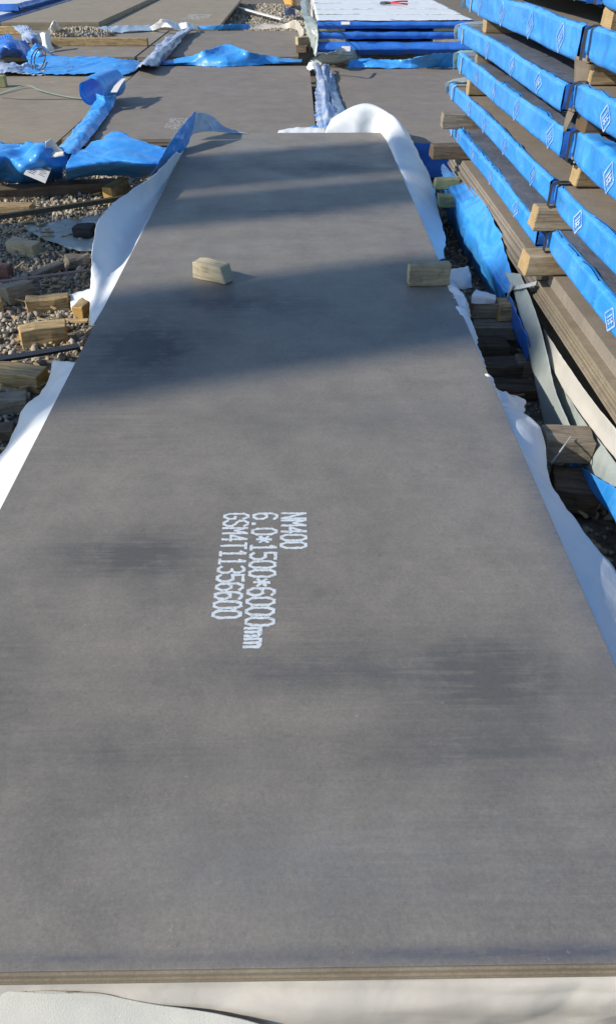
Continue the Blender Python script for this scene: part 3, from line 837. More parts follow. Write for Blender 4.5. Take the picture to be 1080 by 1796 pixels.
# back right pile
GB = 'bundles in the white topped pile at the back right'
BX0, BX1, BY0, BY1 = .28, 2.22, 11.2, 17.5
for k, (a, b) in enumerate(((.355, .485), (.525, .60), (.635, .712))):
    t = thing('wrapped_bundle', ('bottom', 'middle', 'white topped upper')[k] + ' blue bundle of the pile at the back right', 'wrapped bundle', ((BX0 + BX1) / 2, BY0, a), GB)
    plate_pack(t, BX0, BX1, BY0 + .01, BY1, a, b - .004, 2, M['plate_brown'], .003, 60 + k)
    dy = (-.05, .02, 0)[k]
    rows = [[Vector((x, BY0 + .12, b + .006)) for x in (BX0 - .02, BX0 + .6, BX0 + 1.3, BX1 + .02)],
            [Vector((x, BY0 - .01 + dy * .5, b - .002)) for x in (BX0 - .02, BX0 + .6, BX0 + 1.3, BX1 + .02)],
            [Vector((x, BY0 - .04 + dy, (a + b) / 2)) for x in (BX0 - .02, BX0 + .6, BX0 + 1.3, BX1 + .02)],
            [Vector((x, BY0 - .01 + dy * .5, a)) for x in (BX0 - .02, BX0 + .6, BX0 + 1.3, BX1 + .02)]]
    sheet('wrap', '', '', rows, M['blue_deep'], 70, 14, .012, 5, 60 + k, parent=t, thick=0, edge=.004)
    for s in (0, 1):
        x = BX0 - .004 if s == 0 else BX1 + .008
        rows = [[Vector((x, y, b)) for y in (BY0, BY0 + 2, BY0 + 4, BY1)], [Vector((x, y, a)) for y in (BY0, BY0 + 2, BY0 + 4, BY1)]]
        sheet('side_wrap', '', '', rows, M['white'] if s == 0 else M['blue_deep'], 40, 6, .006, 5, 70 + k + s, parent=t, thick=0, edge=0)
    if k == 2:
        # cover laid in overlapping white strips across the top
        ys = [BY0 - .02, 12.05, 12.95, 14.1, 15.6, BY1]
        for q in range(5):
            za = b + .008
            rows = [[Vector((x, ys[q], za + .004)) for x in (BX0 - .03, BX0 + .7, BX0 + 1.4, BX1 + .02)],
                    [Vector((x, (ys[q] + ys[q + 1]) / 2, za + .006)) for x in (BX0 - .03, BX0 + .7, BX0 + 1.4, BX1 + .02)],
                    [Vector((x, ys[q + 1] + .05, za)) for x in (BX0 - .03, BX0 + .7, BX0 + 1.4, BX1 + .02)]]
            sheet('cover_strip', '', '', rows, M['white'], 50, 12, .005, 3, 80 + q, parent=t, thick=.002, edge=.006)
GBD = 'dunnage blocks in the pile at the back right'
for k, (x, z, h) in enumerate(((.36, .60, .034), (.38, .486, .038), (1.9, .60, .034), (1.9, .486, .038))):
    block(('upper left', 'lower left', 'upper right', 'lower right')[k] + ' dunnage block in the pile at the back right', Vector((x + .05, BY0 + .06, z)), .40, .12, h, 0, 'pale', group=GBD, name='dunnage_block')
block('bottom bearer timber under the pile at the back right', Vector((1.25, BY0 + .2, 0)), 1.9, .12, .35, 0, 'grey', group=GBD, cat='timber')

# back left pile
GBL = 'bundles in the blue and white pile at the far left'
for k, (a, b, xo, ys) in enumerate(((.12, .26, 0, 15.0), (.29, .40, .12, 19.0))):
    x1 = -6.0 + xo
    t = thing('wrapped_bundle', ('lower', 'upper')[k] + ' blue and white bundle of the far left pile', 'wrapped bundle', (x1 - 1, ys, a), GBL)
    plate_pack(t, x1 - 2.2, x1, ys, 25, a, b - .01, 2, M['plate_brown'], .003, 90 + k)
    rows = [[Vector((x1 - 2.2, y, b + .01)) for y in (ys - .02, ys + 1.5, ys + 3, 25)], [Vector((x1 - .9, y, b + .012)) for y in (ys - .02, ys + 1.5, ys + 3, 25)], [Vector((x1 - .02, y, b + .01)) for y in (ys - .02, ys + 1.5, ys + 3, 25)]]
    sheet('top_cover', '', '', rows, M['white'], 50, 16, .012, 2.5, 90 + k, parent=t, thick=0, edge=.01)
    rows = [[Vector((x1 - .02, y, b + .012)) for y in (ys - .02, ys + 1.5, ys + 3, 25)], [Vector((x1 + .03, y, (a + b) / 2)) for y in (ys - .02, ys + 1.5, ys + 3, 25)], [Vector((x1 + .01, y, a)) for y in (ys - .02, ys + 1.5, ys + 3, 25)]]
    sheet('side_wrap', '', '', rows, M['blue_deep'], 60, 8, .015, 4, 92 + k, parent=t, thick=0, edge=.006)
    rows = [[Vector((x, ys - .03, b + .01)) for x in (x1 - 2.2, x1 - 1, x1)], [Vector((x, ys - .03, a)) for x in (x1 - 2.2, x1 - 1, x1)]]
    sheet('end_cover', '', '', rows, M['blue_deep'], 30, 6, .015, 4, 94 + k, parent=t, thick=0, edge=.006)

# ------------------------------------------------------------------ wrapping sheets round the lettered plate
GW = GWN
E = PT - .004
edge_l = [Z(157, 572, E), Z(190, 517, E), Z(226, 448, E), Z(251, 398, E), Z(277, 348, E), Z(303, 298, E), Z(326, 252, E)]
rim_l = [Z(158, 563, .28), Z(160, 490, .34), YY(166, 412, 3.68), YY(187, 368, 4.12), YY(232, 333, 4.42), YY(268, 308, 4.74), YY(310, 266, 5.45)]
def trough(t, zs):
    out = []
    for a, b, z in zip(edge_l, rim_l, zs):
        p = a.lerp(b, t); p.z = p.z + z; out.append(p)
    return out
sheet('wrapping_sheet', 'white wrap folded out along the left plate edge, sunlit at its lower end', 'wrapping sheet', inset([
    list(edge_l), trough(.28, (0, -.02, -.055, -.075, -.075, -.06, -.02)), trough(.62, (.0, -.005, -.055, -.085, -.085, -.07, -.03)), trough(.9, (0, .0, -.02, -.03, -.03, -.03, -.01)), rim_l], .014),
    M['white'], 80, 26, .006, 4, 2, ('r0',), .004, group=GW)
sheet('tarp_flap', 'bright blue flap standing up at the far left corner of the lettered plate', 'tarpaulin', [
    [YY(264, 314, 5.45), YY(293, 290, 5.7), YY(323, 266, 5.9), YY(338, 228, 6.15)],
    [YY(265, 311, 5.42), YY(292, 276, 5.66), YY(320, 244, 5.88), YY(342, 210, 6.13)],
    [YY(266, 308, 5.40), YY(292, 262, 5.64), YY(316, 224, 5.88), YY(343, 195, 6.13)]],
    M['blue'], 50, 16, .006, 7, 4, (), .006, group=GW)
sheet('tarp_flap', 'pale folded back end of the blue flap touching the far plate edge', 'tarpaulin', [
    [YY(342, 196, 6.14), YY(364, 199, 6.35), YY(381, 210, 6.47), YY(390, 221, 6.5)],
    [YY(339, 214, 6.16), YY(360, 216, 6.34), YY(382, 222, 6.44), YY(412, 229, 6.48)],
    [YY(336, 236, 6.2), YY(358, 231, 6.32), YY(392, 231, 6.4), YY(437, 235, 6.42)]],
    M['blue_pale'], 30, 14, .008, 9, 5, (), .005, group=GW)
sheet('wrapping_sheet', 'bluish white wrap hanging from the left plate edge nearest the camera', 'wrapping sheet', inset([
    [Z(128, 636, E), Z(106, 678, E), Z(84, 720, E), Z(58, 770, E), Z(30, 824, E), Z(-2, 885, E), Z(-60, 996, E)],
    [Z(112, 634, .30), Z(94, 680, .30), Z(68, 716, .31), Z(40, 768, .29), Z(8, 820, .27), Z(-24, 885, .25), Z(-90, 996, .25)],
    [Z(95, 631, .24), Z(78, 686, .23), Z(46, 712, .25), Z(19, 768, .20), Z(-14, 818, .16), Z(-50, 885, .14), Z(-130, 996, .14)]], 0.014),
    M['white'], 60, 16, .006, 5, 8, ('r0',), .005, group=GW)
sheet('wrapping_sheet', 'white wrap arching over the far right corner of the lettered plate', 'wrapping sheet', [
    [YY(568, 240, 6.50), YY(620, 240, 6.49), YY(662, 242, 6.46), Z(688, 278, E - .01), Z(708, 326, E - .01), Z(728, 374, E - .01), Z(752, 432, E - .01), Z(766, 462, E - .01)],
    [YY(574, 222, 6.55), YY(622, 206, 6.56), YY(672, 212, 6.5), Z(696, 270, .36), Z(716, 318, .335), Z(735, 370, .325), Z(758, 428, .32), Z(768, 458, .32)],
    [YY(590, 206, 6.65), YY(638, 182, 6.66), YY(690, 204, 6.45), Z(722, 264, .35), Z(738, 316, .29), Z(753, 370, .275), Z(768, 424, .275), Z(773, 455, .28)],
    [YY(610, 232, 6.85), YY(660, 200, 6.85), YY(708, 226, 6.5), Z(741, 284, .30), Z(759, 326, .235), Z(769, 374, .23), Z(780, 418, .235), Z(778, 455, .25)]],
    M['white'], 60, 24, .008, 4, 11, ('r0',), .004, group=GW)
sheet('wrapping_sheet', 'small white curl peeking over the far plate edge beside the seam', 'wrapping sheet', [
    [YY(486, 238, 6.52), YY(520, 238, 6.52), YY(570, 238, 6.53)], [YY(490, 229, 6.6), YY(525, 224, 6.62), YY(572, 226, 6.62)], [YY(500, 231, 6.8), YY(530, 228, 6.8), YY(572, 228, 6.8)]],
    M['white'], 20, 8, .006, 8, 12, (), .004, group=GW)
sheet('wrapping_sheet', 'crumpled white strip at the right plate edge below the standing block', 'wrapping sheet', inset([
    [Z(778, 486, E), Z(792, 520, E), Z(808, 556, E), Z(826, 598, E), Z(846, 645, E)],
    [Z(792, 492, .36), Z(812, 522, .345), Z(820, 556, .33), Z(832, 598, .325), Z(849, 645, .33)],
    [Z(800, 512, .29), Z(819, 530, .29), Z(825, 562, .29), Z(836, 604, .30), Z(850, 645, .31)]], -0.014),
    M['white'], 36, 12, .014, 12, 14, ('r0',), .005, group=GW)
sheet('wrapping_sheet', 'bluish white scrap folded behind the standing block', 'wrapping sheet', [
    [Z(782, 474, .33), Z(800, 470, .33), Z(820, 468, .30)], [Z(786, 492, .30), Z(806, 490, .29), Z(826, 488, .26)], [Z(792, 508, .25), Z(810, 508, .25), Z(828, 505, .22)]],
    M['white'], 20, 12, .008, 9, 15, (), .005, group=GW)
sheet('wrapping_sheet', 'rolled white scrap lying on top of the dark timber crib', 'wrapping sheet', [
    [Z(826, 532, .265), Z(846, 533, .265), Z(868, 532, .265)], [Z(828, 516, .30), Z(846, 518, .30), Z(869, 522, .29)], [Z(834, 508, .28), Z(850, 512, .28), Z(868, 516, .27)]],
    M['white'], 20, 12, .005, 9, 16, (), .003, group=GW)
sheet('wrapping_sheet', 'torn white tongue sticking out from the right plate edge', 'wrapping sheet', inset([
    [Z(848, 655, E), Z(856, 672, E), Z(866, 694, E), Z(876, 718, E)],
    [Z(858, 660, .345), Z(866, 676, .33), Z(880, 692, .31), Z(890, 716, .31)],
    [Z(862, 672, .30), Z(872, 690, .30), Z(902, 694, .27), Z(902, 722, .27)],
    [Z(864, 684, .28), Z(880, 690, .27), Z(921, 702, .24), Z(915, 726, .24)]], -0.014),
    M['white'], 26, 14, .010, 11, 17, ('r0',), .006, group=GW)
sheet('wrapping_sheet', 'long bluish white wrap hanging out along the near right plate edge', 'wrapping sheet', inset([
    [Z(872, 712, E), Z(890, 755, E), Z(908, 796, E), Z(930, 846, E), Z(954, 902, E), Z(1004, 1016, E), Z(1084, 1200, E), Z(1180, 1420, E)],
    [Z(890, 712, .325), Z(915, 750, .32), Z(931, 792, .31), Z(945, 842, .318), Z(966, 896, .312), Z(1018, 986, .312), Z(1100, 1150, .312), Z(1200, 1370, .312)],
    [Z(914, 722, .275), Z(946, 748, .275), Z(955, 788, .265), Z(964, 838, .255), Z(990, 888, .255), Z(1042, 954, .255), Z(1120, 1060, .255), Z(1230, 1270, .255)]], -0.014),
    M['white'], 80, 18, .006, 4, 18, ('r0',), .004, group=GW)

# front: paper hanging over the near end
zf = PT - .038
sheet('wrapping_sheet', 'off white paper wrap under the near plate edge at the bottom of the photo', 'wrapping sheet', [
    [Vector((x, PY0 + .002, zf - .001)) for x in (-.84, -.4, 0, .4, .70)],
    [Vector((x, PY0 - .010 - .006 * math.sin(x * 5), zf - .022)) for x in (-.84, -.4, 0, .4, .70)],
    [Vector((x, PY0 - .030 - .01 * math.sin(x * 4 + 1), zf - .08)) for x in (-.84, -.4, 0, .4, .70)],
    [Vector((x, PY0 - .035, .02)) for x in (-.84, -.4, 0, .4, .70)]],
    M['paper'], 110, 36, .012, 5, 21, ('r0',), 0, group=GW, stretch=(.35, 1, 1.2))
sheet('wrapping_sheet', 'woven grey white cloth with a pale hem at the bottom left corner', 'wrapping sheet', [
    [Z(-60, 1720, 0.289), Z(40, 1738, 0.289), Z(160, 1741, 0.284), Z(260, 1760, 0.274), Z(380, 1778, 0.264), Z(470, 1800, 0.249)],
    [Z(-60, 1745, 0.279), Z(40, 1752, 0.282), Z(160, 1757, 0.276), Z(260, 1775, 0.264), Z(380, 1796, 0.254), Z(470, 1815, 0.239)],
    [Z(-60, 1850, 0.214), Z(40, 1850, 0.214), Z(160, 1850, 0.214), Z(260, 1850, 0.214), Z(380, 1860, 0.214), Z(470, 1870, 0.204)],
    [Vector((-.55, .33, .02)), Vector((-.45, .33, .02)), Vector((-.35, .33, .02)), Vector((-.25, .33, .02)), Vector((-.12, .33, .02)), Vector((-.03, .33, .02))]],
    M['woven'], 50, 30, .0012, 5, 22, (), .0015, group=GW)

# ------------------------------------------------------------------ drapes of the lower right stack
GR = GRN
sheet('tarpaulin', 'blue tarpaulin drape sagging off the far low bundle of the right stack', 'tarpaulin', [
    [XX(776, 288, 1.05), XX(812, 318, 1.045), XX(843, 346, 1.035), XX(860, 374, 1.02), XX(878, 416, 1.02), XX(892, 460, 1.02), XX(901, 500, 1.01)],
    [XX(773, 296, .99), XX(800, 330, .99), XX(824, 372, .98), XX(842, 410, .98), XX(862, 452, .985), XX(880, 488, .99), XX(894, 514, .99)],
    [XX(776, 312, .97), XX(793, 345, .965), XX(808, 384, .96), XX(828, 428, .96), XX(852, 470, .965), XX(874, 506, .975), XX(888, 524, .98)],
    [XX(774, 340, 1.06), XX(784, 380, 1.06), XX(797, 420, 1.06), XX(817, 458, 1.06), XX(844, 495, 1.06), XX(878, 545, 1.06), XX(918, 614, 1.05)]],
    M['blue'], 70, 22, .013, 8, 31, (), .006, group=GR)
sheet('tarpaulin', 'dark blue lower end of the far drape behind the timber crib', 'tarpaulin', [
    [XX(892, 516, .965), XX(908, 550, .965), XX(928, 605, .965)], [XX(878, 538, .975), XX(899, 580, .975), XX(922, 635, .975)]],
    M['blue_deep'], 20, 8, .006, 8, 32, (), .004, group=GR)  # shade on the drape's lower end painted as a deeper blue
sheet('wrapping_sheet', 'long pale grey strip of film hanging below the split dunnage block', 'wrapping sheet', [
    [XX(884, 478, 1.0), XX(899, 508, .985), XX(911, 552, .975), XX(923, 600, .97), XX(938, 672, .965), XX(956, 758, .96)],
    [XX(897, 479, 1.008), XX(914, 516, .995), XX(929, 562, .985), XX(942, 615, .98), XX(956, 680, .975), XX(980, 760, .97)],
    [XX(910, 480, 1.01), XX(929, 522, 1.0), XX(946, 572, .99), XX(961, 630, .985), XX(974, 688, .98), XX(1005, 760, .975)]],
    M['film'], 60, 14, .004, 4, 33, (), .002, group=GR)
sheet('wrapping_sheet', 'off white strip of paper running along under the ridged plate pack', 'wrapping sheet', [
    [XX(952, 576, 1.02), XX(985, 626, 1.015), XX(1027, 687, 1.015), XX(1068, 738, 1.01), XX(1120, 800, 1.01)],
    [XX(957, 604, 1.018), XX(991, 660, 1.01), XX(1041, 730, 1.01), XX(1077, 774, 1.008), XX(1130, 842, 1.008)],
    [XX(962, 634, 1.01), XX(997, 696, 1.0), XX(1056, 776, 1.0), XX(1084, 812, 1.0), XX(1140, 886, 1.0)]],
    M['beige'], 60, 14, .004, 4, 34, (), .002, group=GR)
sheet('wrapping_sheet', 'grey green film sheet below the off white strip at the right edge', 'wrapping sheet', [
    [XX(960, 640, 1.03), XX(997, 700, 1.03), XX(1056, 780, 1.03), XX(1084, 818, 1.03), XX(1140, 892, 1.03)],
    [XX(972, 690, 1.02), XX(1008, 752, 1.02), XX(1056, 812, 1.01), XX(1084, 842, 1.01), XX(1140, 912, 1.01)],
    [XX(990, 760, 1.03), XX(1000, 808, 1.02), XX(1052, 840, 1.0), XX(1084, 862, 1.0), XX(1140, 930, 1.0)]],
    M['film'], 60, 18, .007, 4, 35, (), .002, group=GR)
sheet('tarpaulin', 'bright blue triangle of tarpaulin at the right photo edge by the ground', 'tarpaulin', [
    [XX(990, 800, .99), XX(1052, 840, .985), XX(1084, 862, .98), XX(1150, 936, .98)],
    [XX(1000, 816, .985), XX(1046, 874, .98), XX(1084, 924, .975), XX(1150, 1020, .975)]],
    M['blue'], 30, 10, .004, 6, 36, (), .003, group=GR)
tag(link('strap_buckle', ribbon([XX(888, 528, .97), XX(893, 512, .965), XX(899, 500, .97)], .03, .004, 8, Vector((-1, 0, .3))), M['strap_grey']), 'small metal strap buckle on top of the hanging pale strip', 'strap buckle')
tag(link('strapping', ribbon([XX(896, 505, .975), XX(915, 503, .99), XX(940, 497, 1.03)], .02, .002, 10, Vector((-1, 0, .5))), M['strap_grey']), 'short grey strap running from the buckle to the ridged plates', 'strap')
tag(link('wire', tube([Z(1000, 766, .25), Z(984, 788, .245), Z(966, 812, .20)], .003, 10, 6), M['strap_grey']), 'thin pale wire across the grey round sided block', 'wire')

# ------------------------------------------------------------------ tarpaulins on the rows behind
GT = GTN
sheet('tarpaulin', 'folded blue tarpaulin over the front edge of the plate behind', 'tarpaulin', [
    [Z(124, 274, .33), Z(170, 246, .36), Z(204, 229, .40), Z(240, 244, .37), Z(280, 258, .33), Z(325, 262, .29)],
    [Z(118, 288, .30), Z(168, 272, .33), Z(208, 262, .35), Z(244, 270, .33), Z(282, 276, .31), Z(320, 276, .29)],
    [Z(114, 300, .26), Z(168, 290, .29), Z(212, 286, .30), Z(246, 290, .29), Z(282, 292, .27), Z(312, 290, .25)],
    [Z(120, 314, .10), Z(168, 310, .12), Z(214, 310, .12), Z(246, 312, .10), Z(282, 310, .08), Z(300, 306, .08)]],
    M['blue'], 70, 26, .02, 5, 41, (), .008, group=GT)
sheet('tarpaulin', 'crumpled blue tarpaulin heap by the label card at the left edge', 'tarpaulin', [
    [Z(-30, 246, .30), Z(10, 248, .30), Z(40, 254, .31), Z(70, 250, .36), Z(95, 256, .34), Z(122, 268, .27)],
    [Z(-30, 268, .33), Z(10, 268, .32), Z(40, 274, .29), Z(66, 272, .33), Z(94, 280, .28), Z(118, 284, .25)],
    [Z(-30, 296, .27), Z(10, 292, .22), Z(40, 296, .24), Z(66, 300, .20), Z(92, 298, .20), Z(112, 296, .20)],
    [Z(-30, 325, .02), Z(10, 324, .02), Z(40, 325, .02), Z(66, 322, .02), Z(92, 316, .02), Z(110, 312, .02)]],
    M['blue'], 70, 30, .032, 5, 42, (), .01, group=GT)
sheet('tarpaulin', 'narrow blue strip rising from the heap to the loop on the left seam', 'tarpaulin', [
    [Z(104, 262, .27), Z(132, 226, .28), Z(156, 196, .28), Z(168, 176, .32), Z(170, 164, .38)],
    [Z(118, 268, .32), Z(146, 232, .32), Z(168, 200, .31), Z(182, 180, .33), Z(184, 168, .38)],
    [Z(134, 272, .30), Z(162, 238, .28), Z(186, 206, .27), Z(200, 184, .29), Z(206, 166, .36)]],
    M['blue'], 40, 14, .014, 9, 43, (), .007, group=GT)
# the loop
lp = []
lc = Z(188, 176, .27)
for k in range(9):
    a = -2.2 + k / 8 * 5.6
    lp.append(lc + Vector((.12 * math.sin(a), -.03 * k / 8, .13 - .125 * math.cos(a))))
rows = [[p + Vector((-.07, -.30, -.01)) for p in lp], lp, [p + Vector((.05, .22, .0)) for p in lp]]
sheet('tarpaulin', 'blue tarpaulin curled into a standing loop on the left seam', 'tarpaulin', rows, M['blue'], 40, 8, .004, 7, 44, (), .004, group=GT)
sheet('tarpaulin', 'long blue strip folded along the rear edge of the left plate', 'tarpaulin', [
    [Z(46, 97, .31), Z(90, 97, .33), Z(140, 99, .33), Z(190, 99, .35), Z(222, 104, .33), Z(244, 106, .29)],
    [Z(46, 110, .29), Z(90, 112, .30), Z(140, 112, .30), Z(190, 112, .31), Z(222, 112, .31), Z(246, 112, .28)],
    [Z(-10, 126, .26), Z(80, 129, .26), Z(140, 130, .26), Z(190, 130, .26), Z(222, 130, .26), Z(240, 124, .255)]],
    M['blue'], 60, 16, .018, 5, 45, (), .01, group=GT)
sheet('tarpaulin', 'pale dusty blue tarpaulin scrap at far left of the rear strip', 'tarpaulin', [
    [Z(-20, 104, .32), Z(20, 108, .30), Z(45, 112, .33), Z(80, 114, .28)], [Z(-20, 118, .30), Z(20, 118, .31), Z(45, 120, .28), Z(80, 122, .27)], [Z(-20, 130, .26), Z(20, 130, .26), Z(45, 130, .26), Z(80, 129, .26)]],
    M['mixed'], 40, 14, .03, 6, 46, (), .012, group=GT)
sheet('tarpaulin', 'rumpled deep blue tarpaulin mound left of the long timber', 'tarpaulin', [
    [Z(-15, 64, .34), Z(10, 64, .40), Z(28, 66, .42), Z(44, 74, .34), Z(56, 82, .28)], [Z(-15, 80, .36), Z(10, 80, .42), Z(28, 82, .40), Z(44, 88, .32), Z(56, 92, .28)], [Z(-15, 98, .26), Z(10, 99, .26), Z(28, 100, .26), Z(44, 100, .26), Z(56, 100, .26)]],
    M['blue_deep'], 40, 20, .05, 4, 47, (), .015, group=GT)
sheet('tarpaulin', 'bright blue tarpaulin crest beside the crumpled paper sheet', 'tarpaulin', [
    [Z(48, 104, .27), Z(52, 92, .34), Z(62, 77, .46), Z(76, 80, .42), Z(90, 90, .30)], [Z(56, 108, .27), Z(66, 100, .32), Z(76, 92, .36), Z(88, 94, .31), Z(104, 98, .27)]],
    M['blue'], 30, 10, .03, 5, 48, (), .012, group=GT)
sheet('tarpaulin', 'crumpled blue and white wrap behind the deep blue mound', 'tarpaulin', [
    [Z(22, 46, .36), Z(46, 46, .38), Z(62, 56, .40), Z(74, 60, .34)], [Z(36, 60, .34), Z(52, 62, .42), Z(66, 68, .38), Z(78, 74, .30)], [Z(44, 74, .27), Z(58, 78, .27), Z(70, 80, .27), Z(82, 82, .27)]],
    M['mixed'], 36, 16, .05, 4, 49, (), .015, group=GT)
sheet('tarpaulin', 'peaked blue fold along the rear edge of the middle plate', 'tarpaulin', [
    [Z(286, 108, .27), Z(330, 98, .34), Z(362, 88, .42), YY(400, 78, 11.5), Z(436, 90, .41), Z(476, 99, .32), Z(530, 103, .28)],
    [Z(284, 112, .27), Z(330, 107, .30), Z(362, 103, .33), Z(398, 102, .34), Z(436, 104, .32), Z(476, 106, .29), Z(530, 108, .27)],
    [Z(284, 114, .256), Z(330, 114, .256), Z(362, 116, .256), Z(398, 117, .256), Z(436, 115, .256), Z(476, 112, .256), Z(530, 110, .256)]],
    M['blue'], 60, 16, .02, 4, 50, (), .01, group=GT)
sheet('tarpaulin', 'crumpled pale blue seam wrap between left and middle second row plates', 'tarpaulin', [
    [Z(232, 118, .26), Z(254, 102, .28), Z(276, 84, .28), Z(300, 66, .28), Z(322, 52, .28)],
    [Z(252, 116, .36), Z(272, 98, .36), Z(292, 80, .36), Z(312, 63, .36), Z(334, 50, .34)],
    [Z(276, 118, .27), Z(292, 102, .27), Z(304, 86, .27), Z(322, 66, .27), Z(344, 52, .27)]],
    M['mixed'], 80, 20, .06, 4, 51, (), .02, group=GT, stretch=(2, .2, 2))
sheet('tarpaulin', 'long crumpled blue and white wrap along the seam right of middle plate', 'tarpaulin', [
    [Z(548, 118, .26), Z(552, 140, .27), Z(553, 165, .27), Z(554, 190, .27), Z(556, 212, .27), Z(560, 228, .27)],
    [Z(562, 112, .36), Z(568, 140, .37), Z(570, 165, .34), Z(572, 190, .34), Z(574, 212, .33), Z(576, 228, .33)],
    [Z(578, 116, .30), Z(584, 140, .32), Z(588, 165, .32), Z(594, 190, .29), Z(600, 212, .28), Z(604, 228, .27)]],
    M['mixed'], 90, 22, .06, 5, 52, (), .02, group=GT, stretch=(3, .07, 2))
sheet('tarpaulin', 'flat pale blue strip lying beside the crumpled right seam', 'tarpaulin', [
    [Z(584, 128, .262), Z(592, 160, .27), Z(600, 184, .275), Z(612, 206, .265)], [Z(572, 130, .30), Z(578, 162, .31), Z(584, 188, .31), Z(592, 210, .30)]],
    M['blue_pale'], 30, 10, .012, 6, 53, (), .008, group=GT)
sheet('tarpaulin', 'small blue scrap at the near end of the right seam', 'tarpaulin', [
    [Z(536, 232, .27), Z(548, 220, .30), Z(562, 222, .28)], [Z(548, 238, .27), Z(560, 234, .30), Z(572, 232, .27)]], M['blue'], 20, 10, .012, 9, 54, (), .008, group=GT)
sheet('tarpaulin', 'blue strip along the rear edge of the right plate below the bundles', 'tarpaulin', [
    [Z(612, 104, .34), Z(660, 104, .33), Z(710, 104, .35), Z(750, 96, .42), Z(800, 92, .42)],
    [Z(612, 112, .29), Z(660, 112, .30), Z(710, 112, .30), Z(750, 110, .32), Z(800, 108, .32)],
    [Z(605, 118, .256), Z(660, 120, .256), Z(710, 120, .256), Z(750, 119, .256), Z(800, 118, .256)]],
    M['blue'], 50, 14, .014, 5, 55, (), .01, group=GT)
sheet('tarpaulin', 'blue wrap on the front edge of the right plate behind the white arch', 'tarpaulin', [
    [Vector((x, 6.54, .256)) for x in (.75, 1.2, 1.8, 2.6)], [Vector((x, 6.50, .17)) for x in (.75, 1.2, 1.8, 2.6)], [Vector((x, 6.42, .02)) for x in (.75, 1.2, 1.8, 2.6)]],
    M['blue_deep'], 30, 10, .012, 6, 56, (), .005, group=GT)
sheet('tarpaulin', 'pale blue tarpaulin spread behind the long timber', 'tarpaulin', [
    [Z(150, 50, .33), Z(190, 46, .34), Z(226, 44, .34), Z(262, 43, .32), Z(276, 44, .30)], [Z(140, 60, .27), Z(180, 57, .28), Z(220, 55, .28), Z(256, 54, .27), Z(276, 52, .265)]],
    M['blue_pale'], 40, 10, .025, 4, 57, (), .012, group=GT)
sheet('wrapping_sheet', 'white wrap bunched at the rear of the second row plates', 'wrapping sheet', [
    [Z(262, 48, .30), Z(282, 36, .45), Z(296, 34, .46), Z(312, 42, .38), Z(330, 40, .40), Z(346, 46, .30)], [Z(268, 54, .26), Z(284, 48, .34), Z(298, 48, .36), Z(314, 52, .32), Z(332, 50, .33), Z(348, 52, .27)]],
    M['white'], 40, 10, .03, 4, 58, (), .012, group=GT)
sheet('tarpaulin', 'small folded blue tarpaulin at the rear edge of the middle second row plate', 'tarpaulin', [
    [Z(346, 47, .30), Z(380, 44, .33), Z(410, 42, .35), Z(438, 42, .33)], [Z(352, 52, .262), Z(380, 52, .262), Z(410, 52, .262), Z(436, 51, .262)]],
    M['blue'], 30, 10, .015, 5, 59, (), .008, group=GT)
sheet('wrapping_sheet', 'dusty white wrap trailing right of the small folded blue tarpaulin', 'wrapping sheet', [
    [Z(440, 44, .32), Z(470, 42, .32), Z(500, 40, .34), Z(520, 36, .45), Z(534, 56, .40)], [Z(440, 51, .262), Z(470, 51, .262), Z(500, 50, .27), Z(516, 50, .30), Z(528, 66, .27)]],
    M['paper'], 40, 10, .03, 4, 60, (), .012, group=GT)
sheet('wrapping_sheet', 'clear plastic sheet hanging down the left end of the back right pile', 'wrapping sheet', [
    [YY(526, 0, 15.0), YY(528, 12, 13.8), YY(532, 30, 12.4), YY(538, 44, 11.4), YY(542, 60, 11.2)],
    [YY(538, 0, 15.0), YY(540, 14, 13.8), YY(546, 34, 12.4), YY(556, 46, 11.3), YY(558, 70, 11.1)],
    [YY(534, 20, 15.0), YY(536, 40, 13.6), YY(540, 66, 12.2), YY(548, 88, 11.2), YY(552, 104, 11.0)]],
    M['film'], 40, 16, .03, 3, 61, (), .012, group=GT)
sheet('wrapping_sheet', 'grey green film crumpled at the left foot of the back right pile', 'wrapping sheet', [
    [Z(556, 96, .40), Z(580, 88, .48), Z(606, 84, .46), Z(630, 92, .38)], [Z(548, 106, .30), Z(580, 100, .38), Z(608, 98, .38), Z(634, 102, .30)], [Z(552, 116, .26), Z(580, 113, .27), Z(606, 112, .27), Z(632, 108, .262)]],
    M['film'], 40, 16, .05, 4, 62, (), .015, group=GT)
sheet('wrapping_sheet', 'white torn wrap piece at the head of the right seam', 'wrapping sheet', [
    [Z(536, 118, .27), Z(544, 108, .36), Z(556, 110, .36)], [Z(542, 124, .27), Z(550, 120, .34), Z(558, 122, .30)]], M['white'], 20, 10, .02, 6, 63, (), .01, group=GT)
sheet('wrapping_sheet', 'white plastic sheet spread on the gravel under the small dark block', 'wrapping sheet', [
    [Z(176, 376, .03), Z(150, 380, .03), Z(110, 388, .03), Z(72, 394, .02), Z(44, 400, .015)],
    [Z(180, 405, .05), Z(156, 405, .012), Z(124, 404, .03), Z(92, 408, .03), Z(66, 412, .02)],
    [Z(180, 438, .07), Z(160, 441, .05), Z(136, 438, .06), Z(112, 430, .05), Z(88, 420, .05)]],
    M['film'], 40, 20, .02, 7, 64, (), .01, group='scraps on the gravel left of the plate')
sheet('wrapping_sheet', 'small white rag on the gravel beside the white wrap', 'wrapping sheet', [
    [Z(122, 516, .06), Z(140, 510, .08), Z(160, 506, .10)], [Z(124, 532, .05), Z(142, 530, .06), Z(160, 526, .08)], [Z(128, 550, .01), Z(144, 546, .02), Z(160, 540, .03)]],
    M['white'], 20, 12, .012, 9, 65, (), .006, group='scraps on the gravel left of the plate')
